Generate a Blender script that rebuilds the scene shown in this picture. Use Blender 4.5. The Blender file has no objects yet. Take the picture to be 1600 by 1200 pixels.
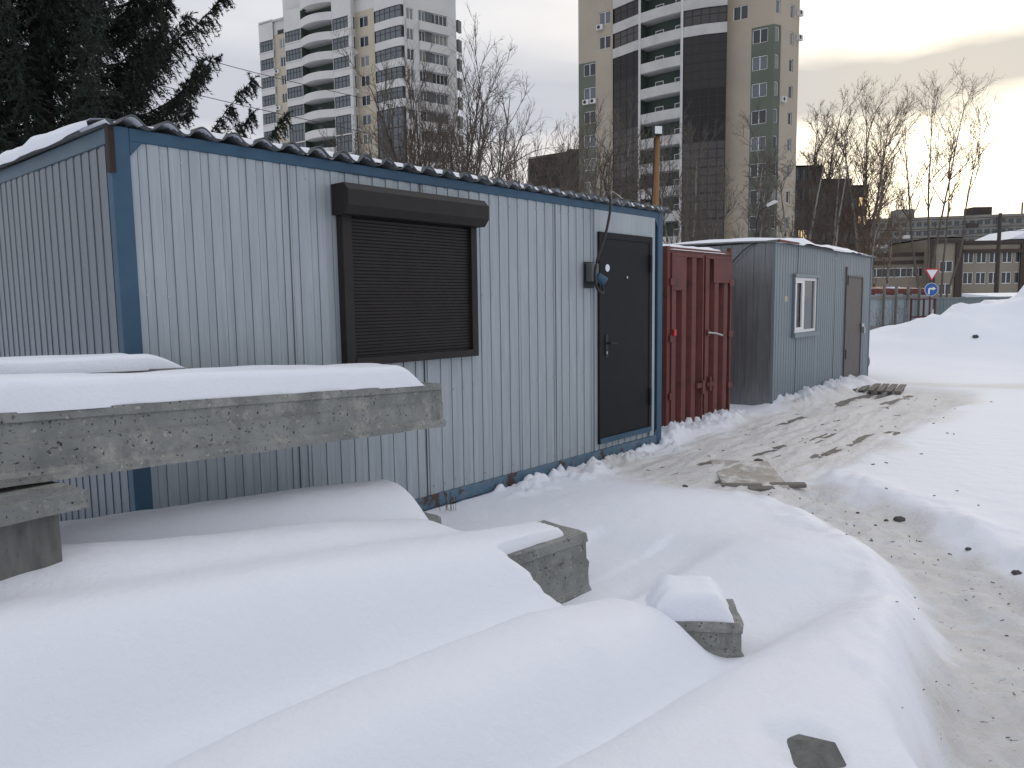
import bpy, math, random
import numpy as np
from mathutils import Vector, Matrix

# ------------------------------------------------------------------ camera
FPX = 1175.0                      # focal length in pixels of the 1600 px wide photograph
CAM_H = 1.55
PITCH = math.radians(6.07)
ROLL = -0.014
_F = np.array([0, math.cos(PITCH), -math.sin(PITCH)])
_U = np.array([0, math.sin(PITCH), math.cos(PITCH)])
_R = np.array([1.0, 0, 0])
_R2 = _R * math.cos(ROLL) + _U * math.sin(ROLL)
_U2 = -_R * math.sin(ROLL) + _U * math.cos(ROLL)
_C = np.array([0, 0, CAM_H])

S = bpy.context.scene
COL = S.collection
cam_d = bpy.data.cameras.new('camera')
cam_d.sensor_width = 36.0
cam_d.lens = 36.0 * FPX / 1600.0
cam_d.clip_start = 0.05
cam_d.clip_end = 3000
cam = bpy.data.objects.new('camera', cam_d)
cam.matrix_world = Matrix(((_R2[0], _U2[0], -_F[0], 0), (_R2[1], _U2[1], -_F[1], 0),
                           (_R2[2], _U2[2], -_F[2], CAM_H), (0, 0, 0, 1)))
COL.objects.link(cam)
S.camera = cam


def ray(x, y):
    return _F + _R2 * (x - 800) / FPX + _U2 * (600 - y) / FPX


def atz(x, y, z):
    d = ray(x, y)
    return _C + d * (z - CAM_H) / d[2]


def atd(x, y, D):
    d = ray(x, y)
    return _C + d * D / d[1]


def on_plane(x, y, P, n):
    d = ray(x, y)
    return _C + d * (np.dot(np.asarray(P) - _C, n) / np.dot(d, n))


# ------------------------------------------------------------------ sky and sun
SUN = ray(1490, 225)
SUN = SUN / np.linalg.norm(SUN)
SUN_EL = math.asin(SUN[2])
SUN_AZ = math.atan2(SUN[0], SUN[1])
W = bpy.data.worlds.new('World')
S.world = W
W.use_nodes = True
nt = W.node_tree
nt.nodes.clear()


def N(t, **kw):
    n = nt.nodes.new(t)
    for k, v in kw.items():
        if k.startswith('i_'):
            n.inputs[int(k[2:])].default_value = v
        else:
            setattr(n, k, v)
    return n


def L(a, b):
    nt.links.new(a, b)


def M(op, a, b=None, clamp=False):
    n = N('ShaderNodeMath', operation=op, use_clamp=clamp)
    for i, v in enumerate((a, b)):
        if v is None:
            continue
        if isinstance(v, (int, float)):
            n.inputs[i].default_value = v
        else:
            L(v, n.inputs[i])
    return n.outputs[0]


out = N('ShaderNodeOutputWorld')
bg = N('ShaderNodeBackground')
bg.inputs[1].default_value = 0.1
L(bg.outputs[0], out.inputs[0])
sky = N('ShaderNodeTexSky', sky_type='NISHITA', sun_disc=False, sun_elevation=SUN_EL, sun_rotation=SUN_AZ,
        air_density=1.2, dust_density=2.5)
tc = N('ShaderNodeTexCoord')
sep = N('ShaderNodeSeparateXYZ')
L(tc.outputs['Generated'], sep.inputs[0])
dotn = N('ShaderNodeVectorMath', operation='DOT_PRODUCT')
L(tc.outputs['Generated'], dotn.inputs[0])
dotn.inputs[1].default_value = tuple(SUN)
dp = M('MAXIMUM', dotn.outputs['Value'], 0.0)
g_wide = M('POWER', dp, 5.0)
g_mid = M('POWER', dp, 26.0)
g_tight = M('POWER', dp, 120.0)
# clouds: noise on the plane of the cloud deck
zz = M('ADD', M('MAXIMUM', sep.outputs[2], 0.0), 0.16)
cx = M('DIVIDE', sep.outputs[0], zz)
cy = M('DIVIDE', sep.outputs[1], zz)
comb = N('ShaderNodeCombineXYZ')
L(M('MULTIPLY', cx, 0.8), comb.inputs[0])
L(M('MULTIPLY', cy, 1.25), comb.inputs[1])
nz = N('ShaderNodeTexNoise', noise_dimensions='3D')
nz.inputs['Scale'].default_value = 0.85
nz.inputs['Detail'].default_value = 6.0
nz.inputs['Roughness'].default_value = 0.52
nz.inputs['Distortion'].default_value = 0.25
L(comb.outputs[0], nz.inputs['Vector'])
ramp = N('ShaderNodeValToRGB')
ramp.color_ramp.elements[0].position = 0.40
ramp.color_ramp.elements[1].position = 0.60
L(nz.outputs['Fac'], ramp.inputs[0])
thin = ramp.outputs[0]                       # 1 = thin bright cloud, 0 = thick grey cloud
# a stratus layer low in the sky, broken up by the same noise
band = M('SUBTRACT', sep.outputs[2], M('ADD', M('MULTIPLY', nz.outputs['Fac'], 0.16), 0.165))
band = M('MULTIPLY', M('POWER', 2.718, M('MULTIPLY', M('MULTIPLY', band, band), -520.0)), 1.25, clamp=True)
thin = M('ADD', thin, M('MULTIPLY', M('POWER', dp, 9.0), 1.1), clamp=True)
thin = M('SUBTRACT', thin, M('MULTIPLY', band, 0.95), clamp=True)
bright = M('ADD', M('MULTIPLY', thin, 1.8), 5.85)
zen = M('ADD', M('MULTIPLY', M('MAXIMUM', sep.outputs[2], 0.0), 0.35), 1.0)
bright = M('MULTIPLY', bright, zen)
mixc = N('ShaderNodeMix', data_type='RGBA')
mixc.inputs['A'].default_value = (0.94, 0.975, 1.08, 1)
mixc.inputs['B'].default_value = (0.985, 0.995, 1.04, 1)
L(thin, mixc.inputs['Factor'])
warm = N('ShaderNodeMix', data_type='RGBA')
warm.inputs['B'].default_value = (1.0, 0.93, 0.82, 1)
L(mixc.outputs['Result'], warm.inputs['A'])
L(g_mid, warm.inputs['Factor'])
vs = N('ShaderNodeVectorMath', operation='SCALE')
L(warm.outputs['Result'], vs.inputs[0])
L(bright, vs.inputs['Scale'])
mixs = N('ShaderNodeMix', data_type='RGBA')
L(M('SUBTRACT', 1.0, M('MULTIPLY', thin, 0.07)), mixs.inputs['Factor'])
L(sky.outputs[0], mixs.inputs['A'])
L(vs.outputs[0], mixs.inputs['B'])
gl = M('ADD', M('ADD', M('MULTIPLY', g_wide, 1.9), M('MULTIPLY', g_mid, 7.0)), M('MULTIPLY', g_tight, 6.0))
gl = M('MULTIPLY', gl, M('ADD', M('MULTIPLY', thin, 0.95), 0.05))
gmix = N('ShaderNodeMix', data_type='RGBA')
gmix.inputs['A'].default_value = (1.0, 0.76, 0.42, 1)
gmix.inputs['B'].default_value = (1.0, 0.93, 0.72, 1)
L(g_mid, gmix.inputs['Factor'])
gv = N('ShaderNodeVectorMath', operation='SCALE')
L(gmix.outputs['Result'], gv.inputs[0])
L(gl, gv.inputs['Scale'])
addn = N('ShaderNodeVectorMath', operation='ADD')
L(mixs.outputs['Result'], addn.inputs[0])
L(gv.outputs[0], addn.inputs[1])
L(addn.outputs[0], bg.inputs[0])

sd = bpy.data.lights.new('sun', 'SUN')
sd.energy = 0.6
sd.angle = math.radians(16)
sd.color = (1.0, 0.90, 0.76)
sun = bpy.data.objects.new('sun', sd)
sun.rotation_euler = Vector((-SUN[0], -SUN[1], -SUN[2])).to_track_quat('-Z', 'Y').to_euler()
COL.objects.link(sun)

S.view_settings.view_transform = 'Standard'
S.view_settings.look = 'None'
S.view_settings.gamma = 1
S.view_settings.exposure = 0.0
S.view_settings.use_curve_mapping = False
S.cycles.max_bounces = 5
S.cycles.diffuse_bounces = 3
S.cycles.glossy_bounces = 2
S.cycles.transmission_bounces = 3
S.cycles.use_denoising = True


# ------------------------------------------------------------------ numpy noise
def _hash(ix, iy, seed):
    h = (ix.astype(np.int64) * 374761393 + iy.astype(np.int64) * 668265263 + seed * 1442695041) & 0x7fffffff
    h = ((h ^ (h >> 13)) * 1274126177) & 0x7fffffff
    return ((h ^ (h >> 16)) & 0xffff) / 65535.0


def vnoise(x, y, seed=0):
    x = np.asarray(x, float)
    y = np.asarray(y, float)
    ix = np.floor(x)
    iy = np.floor(y)
    fx = x - ix
    fy = y - iy
    fx = fx * fx * fx * (fx * (fx * 6 - 15) + 10)
    fy = fy * fy * fy * (fy * (fy * 6 - 15) + 10)
    a = _hash(ix, iy, seed)
    b = _hash(ix + 1, iy, seed)
    c = _hash(ix, iy + 1, seed)
    d = _hash(ix + 1, iy + 1, seed)
    return (a * (1 - fx) + b * fx) * (1 - fy) + (c * (1 - fx) + d * fx) * fy - 0.5


def fbm(x, y, seed=0, oct=4, gain=0.5):
    r = 0.0
    a = 1.0
    for o in range(oct):
        r = r + a * vnoise(np.asarray(x) * 2 ** o + o * 17.3, np.asarray(y) * 2 ** o - o * 9.1, seed + o)
        a *= gain
    return r


def sstep(a, b, x):
    t = np.clip((x - a) / (b - a), 0, 1)
    return t * t * (3 - 2 * t)


# ------------------------------------------------------------------ materials
def mat(name, col, rough=0.6, metal=0.0, col2=None, nscale=6.0, nlo=0.4, nhi=0.65, bump=0.0, bscale=40.0,
        stretch=(1, 1, 1), col3=None, n3scale=2.0, n3lo=0.6, n3hi=0.7, spec=0.5, rough2=None, emit=None, estr=0.0,
        trans=0.0, coat=0.0):
    m = bpy.data.materials.new(name)
    m.use_nodes = True
    t = m.node_tree
    b = t.nodes['Principled BSDF']
    b.inputs['Base Color'].default_value = (*col, 1)
    b.inputs['Roughness'].default_value = rough
    b.inputs['Metallic'].default_value = metal
    b.inputs['Specular IOR Level'].default_value = spec
    b.inputs['Transmission Weight'].default_value = trans
    b.inputs['Coat Weight'].default_value = coat
    if emit:
        b.inputs['Emission Color'].default_value = (*emit, 1)
        b.inputs['Emission Strength'].default_value = estr
    tcn = t.nodes.new('ShaderNodeTexCoord')
    mp = t.nodes.new('ShaderNodeMapping')
    mp.inputs['Scale'].default_value = stretch
    t.links.new(tcn.outputs['Object'], mp.inputs[0])
    cur = None
    if col2:
        nn = t.nodes.new('ShaderNodeTexNoise')
        nn.inputs['Scale'].default_value = nscale
        nn.inputs['Detail'].default_value = 7
        nn.inputs['Roughness'].default_value = 0.62
        t.links.new(mp.outputs[0], nn.inputs['Vector'])
        mr = t.nodes.new('ShaderNodeMapRange')
        mr.inputs[1].default_value = nlo
        mr.inputs[2].default_value = nhi
        t.links.new(nn.outputs['Fac'], mr.inputs[0])
        mx = t.nodes.new('ShaderNodeMix')
        mx.data_type = 'RGBA'
        mx.inputs['A'].default_value = (*col, 1)
        mx.inputs['B'].default_value = (*col2, 1)
        t.links.new(mr.outputs[0], mx.inputs['Factor'])
        cur = mx.outputs['Result']
        if rough2 is not None:
            mr2 = t.nodes.new('ShaderNodeMapRange')
            mr2.inputs[1].default_value = nlo
            mr2.inputs[2].default_value = nhi
            mr2.inputs[3].default_value = rough
            mr2.inputs[4].default_value = rough2
            t.links.new(nn.outputs['Fac'], mr2.inputs[0])
            t.links.new(mr2.outputs[0], b.inputs['Roughness'])
    if col3:
        n3 = t.nodes.new('ShaderNodeTexNoise')
        n3.inputs['Scale'].default_value = n3scale
        n3.inputs['Detail'].default_value = 9
        n3.inputs['Roughness'].default_value = 0.7
        t.links.new(mp.outputs[0], n3.inputs['Vector'])
        m3 = t.nodes.new('ShaderNodeMapRange')
        m3.inputs[1].default_value = n3lo
        m3.inputs[2].default_value = n3hi
        t.links.new(n3.outputs['Fac'], m3.inputs[0])
        mx3 = t.nodes.new('ShaderNodeMix')
        mx3.data_type = 'RGBA'
        mx3.inputs['A'].default_value = (*col, 1)
        if cur:
            t.links.new(cur, mx3.inputs['A'])
        mx3.inputs['B'].default_value = (*col3, 1)
        t.links.new(m3.outputs[0], mx3.inputs['Factor'])
        cur = mx3.outputs['Result']
    if cur:
        t.links.new(cur, b.inputs['Base Color'])
    if bump:
        nb = t.nodes.new('ShaderNodeTexNoise')
        nb.inputs['Scale'].default_value = bscale
        nb.inputs['Detail'].default_value = 6
        nb.inputs['Roughness'].default_value = 0.65
        t.links.new(tcn.outputs['Object'], nb.inputs['Vector'])
        bp = t.nodes.new('ShaderNodeBump')
        bp.inputs['Strength'].default_value = 1.0
        bp.inputs['Distance'].default_value = bump
        t.links.new(nb.outputs['Fac'], bp.inputs['Height'])
        t.links.new(bp.outputs[0], b.inputs['Normal'])
    return m


MT = {}
SNOWC = (0.825, 0.85, 0.915)
MT['snow'] = mat('snow', SNOWC, 0.65, bump=0.004, bscale=55, spec=0.25)
MT['clad'] = mat('painted_sheet', (0.36, 0.405, 0.43), 0.42, 0.35, col2=(0.43, 0.475, 0.50), nscale=3.0,
                 bump=.010, bscale=2.2, stretch=(9, 9, .5), col3=(0.17, 0.19, 0.2), n3scale=3.2, n3lo=.62, n3hi=.78, rough2=.52)
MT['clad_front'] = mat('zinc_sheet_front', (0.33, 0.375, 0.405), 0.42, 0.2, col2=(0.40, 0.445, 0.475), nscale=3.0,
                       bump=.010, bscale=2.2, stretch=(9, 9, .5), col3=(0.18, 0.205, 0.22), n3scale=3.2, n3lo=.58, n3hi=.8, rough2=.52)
MT['clad_dark_reflection'] = mat('zinc_sheet_side_dark_reflection', (0.125, 0.15, 0.175), 0.27, 0.7, col2=(0.165, 0.195, 0.225), nscale=3.0,
                      bump=.010, bscale=2.2, stretch=(9, 9, .5), col3=(0.1, 0.1, 0.1), n3scale=3.2, n3lo=.62, n3hi=.8, rough2=.4)  # same zinc as the front; reflected dark trees put into the darker base
MT['blue'] = mat('blue_paint', (0.027, 0.080, 0.138), 0.55, col2=(0.036, 0.094, 0.155), nscale=5, col3=(0.09, 0.045, 0.03),
                 n3scale=7, n3lo=.66, n3hi=.7, bump=.0015, bscale=25)
MT['blue_worn'] = mat('worn_blue_paint', (0.07, 0.145, 0.22), 0.55, col2=(0.12, 0.175, 0.225), nscale=9,
                      col3=(0.07, 0.04, 0.03), n3scale=6, n3lo=.53, n3hi=.58, bump=.002, bscale=25)
MT['blue_grey'] = mat('faded_blue_grey_paint', (0.075, 0.125, 0.165), 0.55, col2=(0.095, 0.145, 0.18), nscale=6)
MT['rust'] = mat('rusty_steel', (0.022, 0.015, 0.013), 0.8, col2=(0.035, 0.02, 0.016), nscale=14, bump=.002)
MT['roofsheet'] = mat('grey_corrugated_roof', (0.085, 0.095, 0.10), 0.55, 0.1, col2=(0.12, 0.13, 0.135), nscale=9)
MT['brown'] = mat('brown_shutter_paint', (0.019, 0.0155, 0.0145), 0.5, col2=(0.024, 0.020, 0.0185), nscale=8, spec=.3)
MT['door'] = mat('dark_door_paint', (0.011, 0.012, 0.0145), 0.6, col2=(0.014, 0.015, 0.018), nscale=4, spec=.22)
MT['black'] = mat('black_plastic', (0.012, 0.012, 0.013), 0.5)
MT['steel'] = mat('bare_steel', (0.5, 0.5, 0.5), 0.35, 0.9)
MT['white'] = mat('white_plastic', (0.78, 0.78, 0.78), 0.4)
MT['sticker'] = mat('white_paper_sticker', (0.75, 0.78, 0.85), 0.6)
MT['redcont'] = mat('red_oxide_paint', (0.150, 0.043, 0.034), 0.65, col2=(0.115, 0.034, 0.028), nscale=5,
                    col3=(0.07, 0.025, 0.02), n3scale=5, n3lo=.58, n3hi=.68, bump=.0015, bscale=30)
MT['redplastic'] = mat('red_plastic', (0.5, 0.02, 0.02), 0.4)
MT['cab2'] = mat('blue_grey_sheet', (0.165, 0.208, 0.235), 0.45, 0.15, col2=(0.195, 0.24, 0.265), nscale=3,
                 bump=.010, bscale=2.2, stretch=(9, 9, .5), col3=(0.26, 0.30, 0.32), n3scale=5, n3lo=.58, n3hi=.8)
MT['cab2side'] = mat('dull_zinc_sheet', (0.24, 0.26, 0.275), 0.36, 0.6, col2=(0.29, 0.31, 0.32), nscale=3,
                     bump=.010, bscale=2.2, stretch=(6, 6, .6), rough2=.42)
MT['wooddoor'] = mat('weathered_door', (0.10, 0.085, 0.078), 0.6, col2=(0.13, 0.11, 0.1), nscale=4, stretch=(8, 8, 1))
MT['wood'] = mat('weathered_wood', (0.19, 0.175, 0.155), 0.8, col2=(0.115, 0.105, 0.095), nscale=4, stretch=(2, 2, 14),
                 bump=.002)
MT['pole'] = mat('orange_brown_timber', (0.27, 0.145, 0.06), 0.75, col2=(0.2, 0.1, 0.045), nscale=4, stretch=(8, 8, .6))


def concrete_material():
    m = bpy.data.materials.new('weathered_concrete')
    m.use_nodes = True
    t = m.node_tree
    b = t.nodes['Principled BSDF']
    b.inputs['Roughness'].default_value = 0.88
    b.inputs['Specular IOR Level'].default_value = 0.3
    tcn = t.nodes.new('ShaderNodeTexCoord')

    def layer(cur, col, scale, lo, hi, det=8, rough=.65, sc=(1, 1, 1)):
        mp = t.nodes.new('ShaderNodeMapping')
        mp.inputs['Scale'].default_value = sc
        mp.inputs['Location'].default_value = (scale, lo * 10, hi)
        t.links.new(tcn.outputs['Object'], mp.inputs[0])
        nn = t.nodes.new('ShaderNodeTexNoise')
        nn.inputs['Scale'].default_value = scale
        nn.inputs['Detail'].default_value = det
        nn.inputs['Roughness'].default_value = rough
        t.links.new(mp.outputs[0], nn.inputs['Vector'])
        mr = t.nodes.new('ShaderNodeMapRange')
        mr.inputs[1].default_value = lo
        mr.inputs[2].default_value = hi
        t.links.new(nn.outputs['Fac'], mr.inputs[0])
        mx = t.nodes.new('ShaderNodeMix')
        mx.data_type = 'RGBA'
        if isinstance(cur, tuple):
            mx.inputs['A'].default_value = (*cur, 1)
        else:
            t.links.new(cur, mx.inputs['A'])
        mx.inputs['B'].default_value = (*col, 1)
        t.links.new(mr.outputs[0], mx.inputs['Factor'])
        return mx.outputs['Result'], nn.outputs['Fac']

    c, _ = layer((0.27, 0.28, 0.265), (0.19, 0.20, 0.195), 3.5, .42, .6)
    c, _ = layer(c, (0.37, 0.365, 0.335), 5.0, .52, .66, 10, .75)
    c, _ = layer(c, (0.15, 0.152, 0.142), 9.0, .55, .72, 8, .7, (1, 1, .22))
    c, _ = layer(c, (0.38, 0.37, 0.345), 34.0, .62, .68, 4, .6)
    c, _ = layer(c, (0.07, 0.066, 0.055), 16.0, .60, .66, 10, .8, (.5, 1, 1))
    c, f = layer(c, (0.04, 0.038, 0.033), 60.0, .64, .69, 3, .5)
    c, _ = layer(c, (0.05, 0.045, 0.036), 5.0, .655, .68, 10, .8, (.4, 1, 1.5))
    t.links.new(c, b.inputs['Base Color'])
    nb = t.nodes.new('ShaderNodeTexNoise')
    nb.inputs['Scale'].default_value = 45
    nb.inputs['Detail'].default_value = 8
    nb.inputs['Roughness'].default_value = 0.7
    t.links.new(tcn.outputs['Object'], nb.inputs['Vector'])
    bp = t.nodes.new('ShaderNodeBump')
    bp.inputs['Distance'].default_value = 0.008
    t.links.new(nb.outputs['Fac'], bp.inputs['Height'])
    t.links.new(bp.outputs[0], b.inputs['Normal'])
    return m


MT['concrete'] = concrete_material()
MT['concrete_d'] = mat('dark_concrete', (0.155, 0.16, 0.15), 0.85, col2=(0.105, 0.108, 0.102), nscale=6,
                       stretch=(5, 5, 1), col3=(0.05, 0.05, 0.045), n3scale=9, n3lo=.62, n3hi=.72, bump=.005, bscale=35)  # darker concrete tone for the beam web and the chipped corner
MT['icy_wood'] = mat('snow_packed_board', (0.44, 0.41, 0.365), 0.7, col2=(0.30, 0.275, 0.24), nscale=5, col3=(0.68, 0.67, 0.66), n3scale=4, n3lo=.5, n3hi=.6)
MT['glass'] = mat('dark_glass', (0.035, 0.042, 0.047), 0.06, spec=0.6)
MT['glass_mid'] = mat('reflective_glass', (0.11, 0.13, 0.145), 0.08, spec=0.7)
MT['glass_brown'] = mat('brown_tinted_glass', (0.026, 0.022, 0.021), 0.10, spec=0.4)
MT['glass_brown2'] = mat('brown_tinted_glass_light', (0.055, 0.048, 0.045), 0.12, spec=0.5)
MT['glass_brown3'] = mat('brown_tinted_glass_dark', (0.014, 0.012, 0.012), 0.08, spec=0.35)
MT['frame_dark'] = mat('dark_glazing_frame', (0.016, 0.015, 0.015), 0.5)
MT['frame_grey'] = mat('grey_glazing_frame', (0.10, 0.11, 0.115), 0.5)
MT['t_white'] = mat('white_render', (0.60, 0.595, 0.58), 0.8, col2=(0.54, 0.535, 0.525), nscale=.25)
MT['t_beige'] = mat('beige_render', (0.50, 0.44, 0.34), 0.8, col2=(0.45, 0.40, 0.31), nscale=.25)
MT['t_tan'] = mat('tan_render', (0.40, 0.35, 0.275), 0.85, col2=(0.36, 0.315, 0.25), nscale=.25)
MT['t_green'] = mat('green_render', (0.12, 0.14, 0.108), 0.85, col2=(0.105, 0.123, 0.095), nscale=.3)
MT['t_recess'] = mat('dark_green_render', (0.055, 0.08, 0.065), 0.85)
MT['t_band'] = mat('light_concrete_band', (0.50, 0.49, 0.47), 0.85, col2=(0.42, 0.41, 0.395), nscale=.6)
MT['t_dark'] = mat('dark_brick', (0.055, 0.042, 0.038), 0.85, col2=(0.042, 0.033, 0.03), nscale=.5)
MT['panel_grey'] = mat('grey_panel_wall', (0.22, 0.21, 0.185), 0.9, col2=(0.16, 0.155, 0.14), nscale=.15)
MT['admin'] = mat('beige_brick_wall', (0.27, 0.235, 0.185), 0.9, col2=(0.23, 0.20, 0.16), nscale=.3)
MT['admin_dark'] = mat('brown_trim', (0.055, 0.04, 0.034), 0.85)
MT['sunset_glint'] = mat('sunset_reflection_glow', (0.3, 0.2, 0.1), 0.5, emit=(1.0, 0.72, 0.38), estr=1.0)  # glowing panes in place of the sunset reflected in the glass
MT['ac'] = mat('air_unit_white', (0.6, 0.6, 0.58), 0.5)
MT['fence'] = mat('grey_blue_fence_sheet', (0.29, 0.34, 0.37), 0.5, 0.1, col2=(0.25, 0.295, 0.32), nscale=1.2)
MT['fence2'] = mat('dull_fence_sheet', (0.17, 0.205, 0.215), 0.55, 0.1, col2=(0.14, 0.175, 0.18), nscale=1.2)
MT['darkred'] = mat('dark_red_paint', (0.10, 0.03, 0.03), 0.6)
MT['redroof'] = mat('red_sheet_metal', (0.13, 0.022, 0.02), 0.6, col2=(0.10, 0.02, 0.018), nscale=2)
MT['signblue'] = mat('sign_blue', (0.02, 0.10, 0.36), 0.4)
MT['signred'] = mat('sign_red', (0.5, 0.03, 0.04), 0.4)
MT['bark_dark'] = mat('dark_bark', (0.045, 0.038, 0.034), 0.9, col2=(0.07, 0.06, 0.052), nscale=5)
MT['bark_grey'] = mat('grey_bark', (0.14, 0.12, 0.10), 0.9, col2=(0.09, 0.075, 0.065), nscale=5)
MT['bark_birch'] = mat('birch_bark', (0.27, 0.255, 0.235), 0.8, col2=(0.09, 0.075, 0.065), nscale=2.2, nlo=.5, nhi=.6)
MT['twig'] = mat('bare_twigs', (0.10, 0.078, 0.062), 0.9)
MT['twig_warm'] = mat('brown_twigs', (0.15, 0.105, 0.075), 0.9)
MT['needle'] = mat('spruce_needles', (0.014, 0.024, 0.016), 0.85, col2=(0.022, 0.034, 0.021), nscale=1.2)
MT['rubber'] = mat('tyre_rubber', (0.012, 0.012, 0.012), 0.8)
MT['stone'] = mat('dark_stone', (0.06, 0.058, 0.055), 0.9, col2=(0.11, 0.105, 0.1), nscale=20)
MT['weed'] = mat('dry_stalk', (0.11, 0.075, 0.045), 0.9)
MT['interior'] = mat('pale_interior', (0.5, 0.5, 0.48), 0.8)
MT['lamp_glass'] = mat('floodlight_lens', (0.75, 0.77, 0.78), 0.25)


def snow_ground_material():
    m = bpy.data.materials.new('trodden_snow')
    m.use_nodes = True
    t = m.node_tree
    b = t.nodes['Principled BSDF']
    b.inputs['Roughness'].default_value = 0.65
    b.inputs['Specular IOR Level'].default_value = 0.25
    at = t.nodes.new('ShaderNodeAttribute')
    at.attribute_name = 'dirt'
    tcn = t.nodes.new('ShaderNodeTexCoord')
    n1 = t.nodes.new('ShaderNodeTexNoise')
    n1.inputs['Scale'].default_value = 5
    n1.inputs['Detail'].default_value = 9
    n1.inputs['Roughness'].default_value = 0.7
    mp = t.nodes.new('ShaderNodeMapping')
    mp.inputs['Rotation'].default_value = (0, 0, math.radians(-42))
    mp.inputs['Scale'].default_value = (1.0, 2.2, 1)
    t.links.new(tcn.outputs['Object'], mp.inputs[0])
    t.links.new(mp.outputs[0], n1.inputs['Vector'])
    mr = t.nodes.new('ShaderNodeMapRange')
    mr.inputs[1].default_value = 0.30
    mr.inputs[2].default_value = 0.66
    mr.inputs[3].default_value = 0.35
    mr.inputs[4].default_value = 1.1
    t.links.new(n1.outputs['Fac'], mr.inputs[0])
    mu = t.nodes.new('ShaderNodeMath')
    mu.operation = 'MULTIPLY'
    mu.use_clamp = True
    t.links.new(at.outputs['Fac'], mu.inputs[0])
    t.links.new(mr.outputs[0], mu.inputs[1])
    mx = t.nodes.new('ShaderNodeMix')
    mx.data_type = 'RGBA'
    mx.inputs['A'].default_value = (*SNOWC, 1)
    mx.inputs['B'].default_value = (0.74, 0.705, 0.655, 1)
    t.links.new(mu.outputs[0], mx.inputs['Factor'])
    # sparse dark crumbs of soil, only where the snow is trodden
    n2 = t.nodes.new('ShaderNodeTexNoise')
    n2.inputs['Scale'].default_value = 26
    n2.inputs['Detail'].default_value = 4
    t.links.new(mp.outputs[0], n2.inputs['Vector'])
    m2 = t.nodes.new('ShaderNodeMapRange')
    m2.inputs[1].default_value = 0.66
    m2.inputs[2].default_value = 0.72
    t.links.new(n2.outputs['Fac'], m2.inputs[0])
    mu2 = t.nodes.new('ShaderNodeMath')
    mu2.operation = 'MULTIPLY'
    t.links.new(m2.outputs[0], mu2.inputs[0])
    t.links.new(at.outputs['Fac'], mu2.inputs[1])
    mx2 = t.nodes.new('ShaderNodeMix')
    mx2.data_type = 'RGBA'
    t.links.new(mx.outputs['Result'], mx2.inputs['A'])
    mx2.inputs['B'].default_value = (0.22, 0.18, 0.145, 1)
    t.links.new(mu2.outputs[0], mx2.inputs['Factor'])
    t.links.new(mx2.outputs['Result'], b.inputs['Base Color'])
    nb = t.nodes.new('ShaderNodeTexNoise')
    nb.inputs['Scale'].default_value = 30
    nb.inputs['Detail'].default_value = 8
    nb.inputs['Roughness'].default_value = 0.7
    t.links.new(tcn.outputs['Object'], nb.inputs['Vector'])
    ad = t.nodes.new('ShaderNodeMapRange')
    ad.inputs[3].default_value = 0.007
    ad.inputs[4].default_value = 0.030
    t.links.new(at.outputs['Fac'], ad.inputs[0])
    bp = t.nodes.new('ShaderNodeBump')
    bp.inputs['Strength'].default_value = 1.0
    t.links.new(ad.outputs[0], bp.inputs['Distance'])
    t.links.new(nb.outputs['Fac'], bp.inputs['Height'])
    t.links.new(bp.outputs[0], b.inputs['Normal'])
    return m


MT['ground'] = snow_ground_material()


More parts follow.
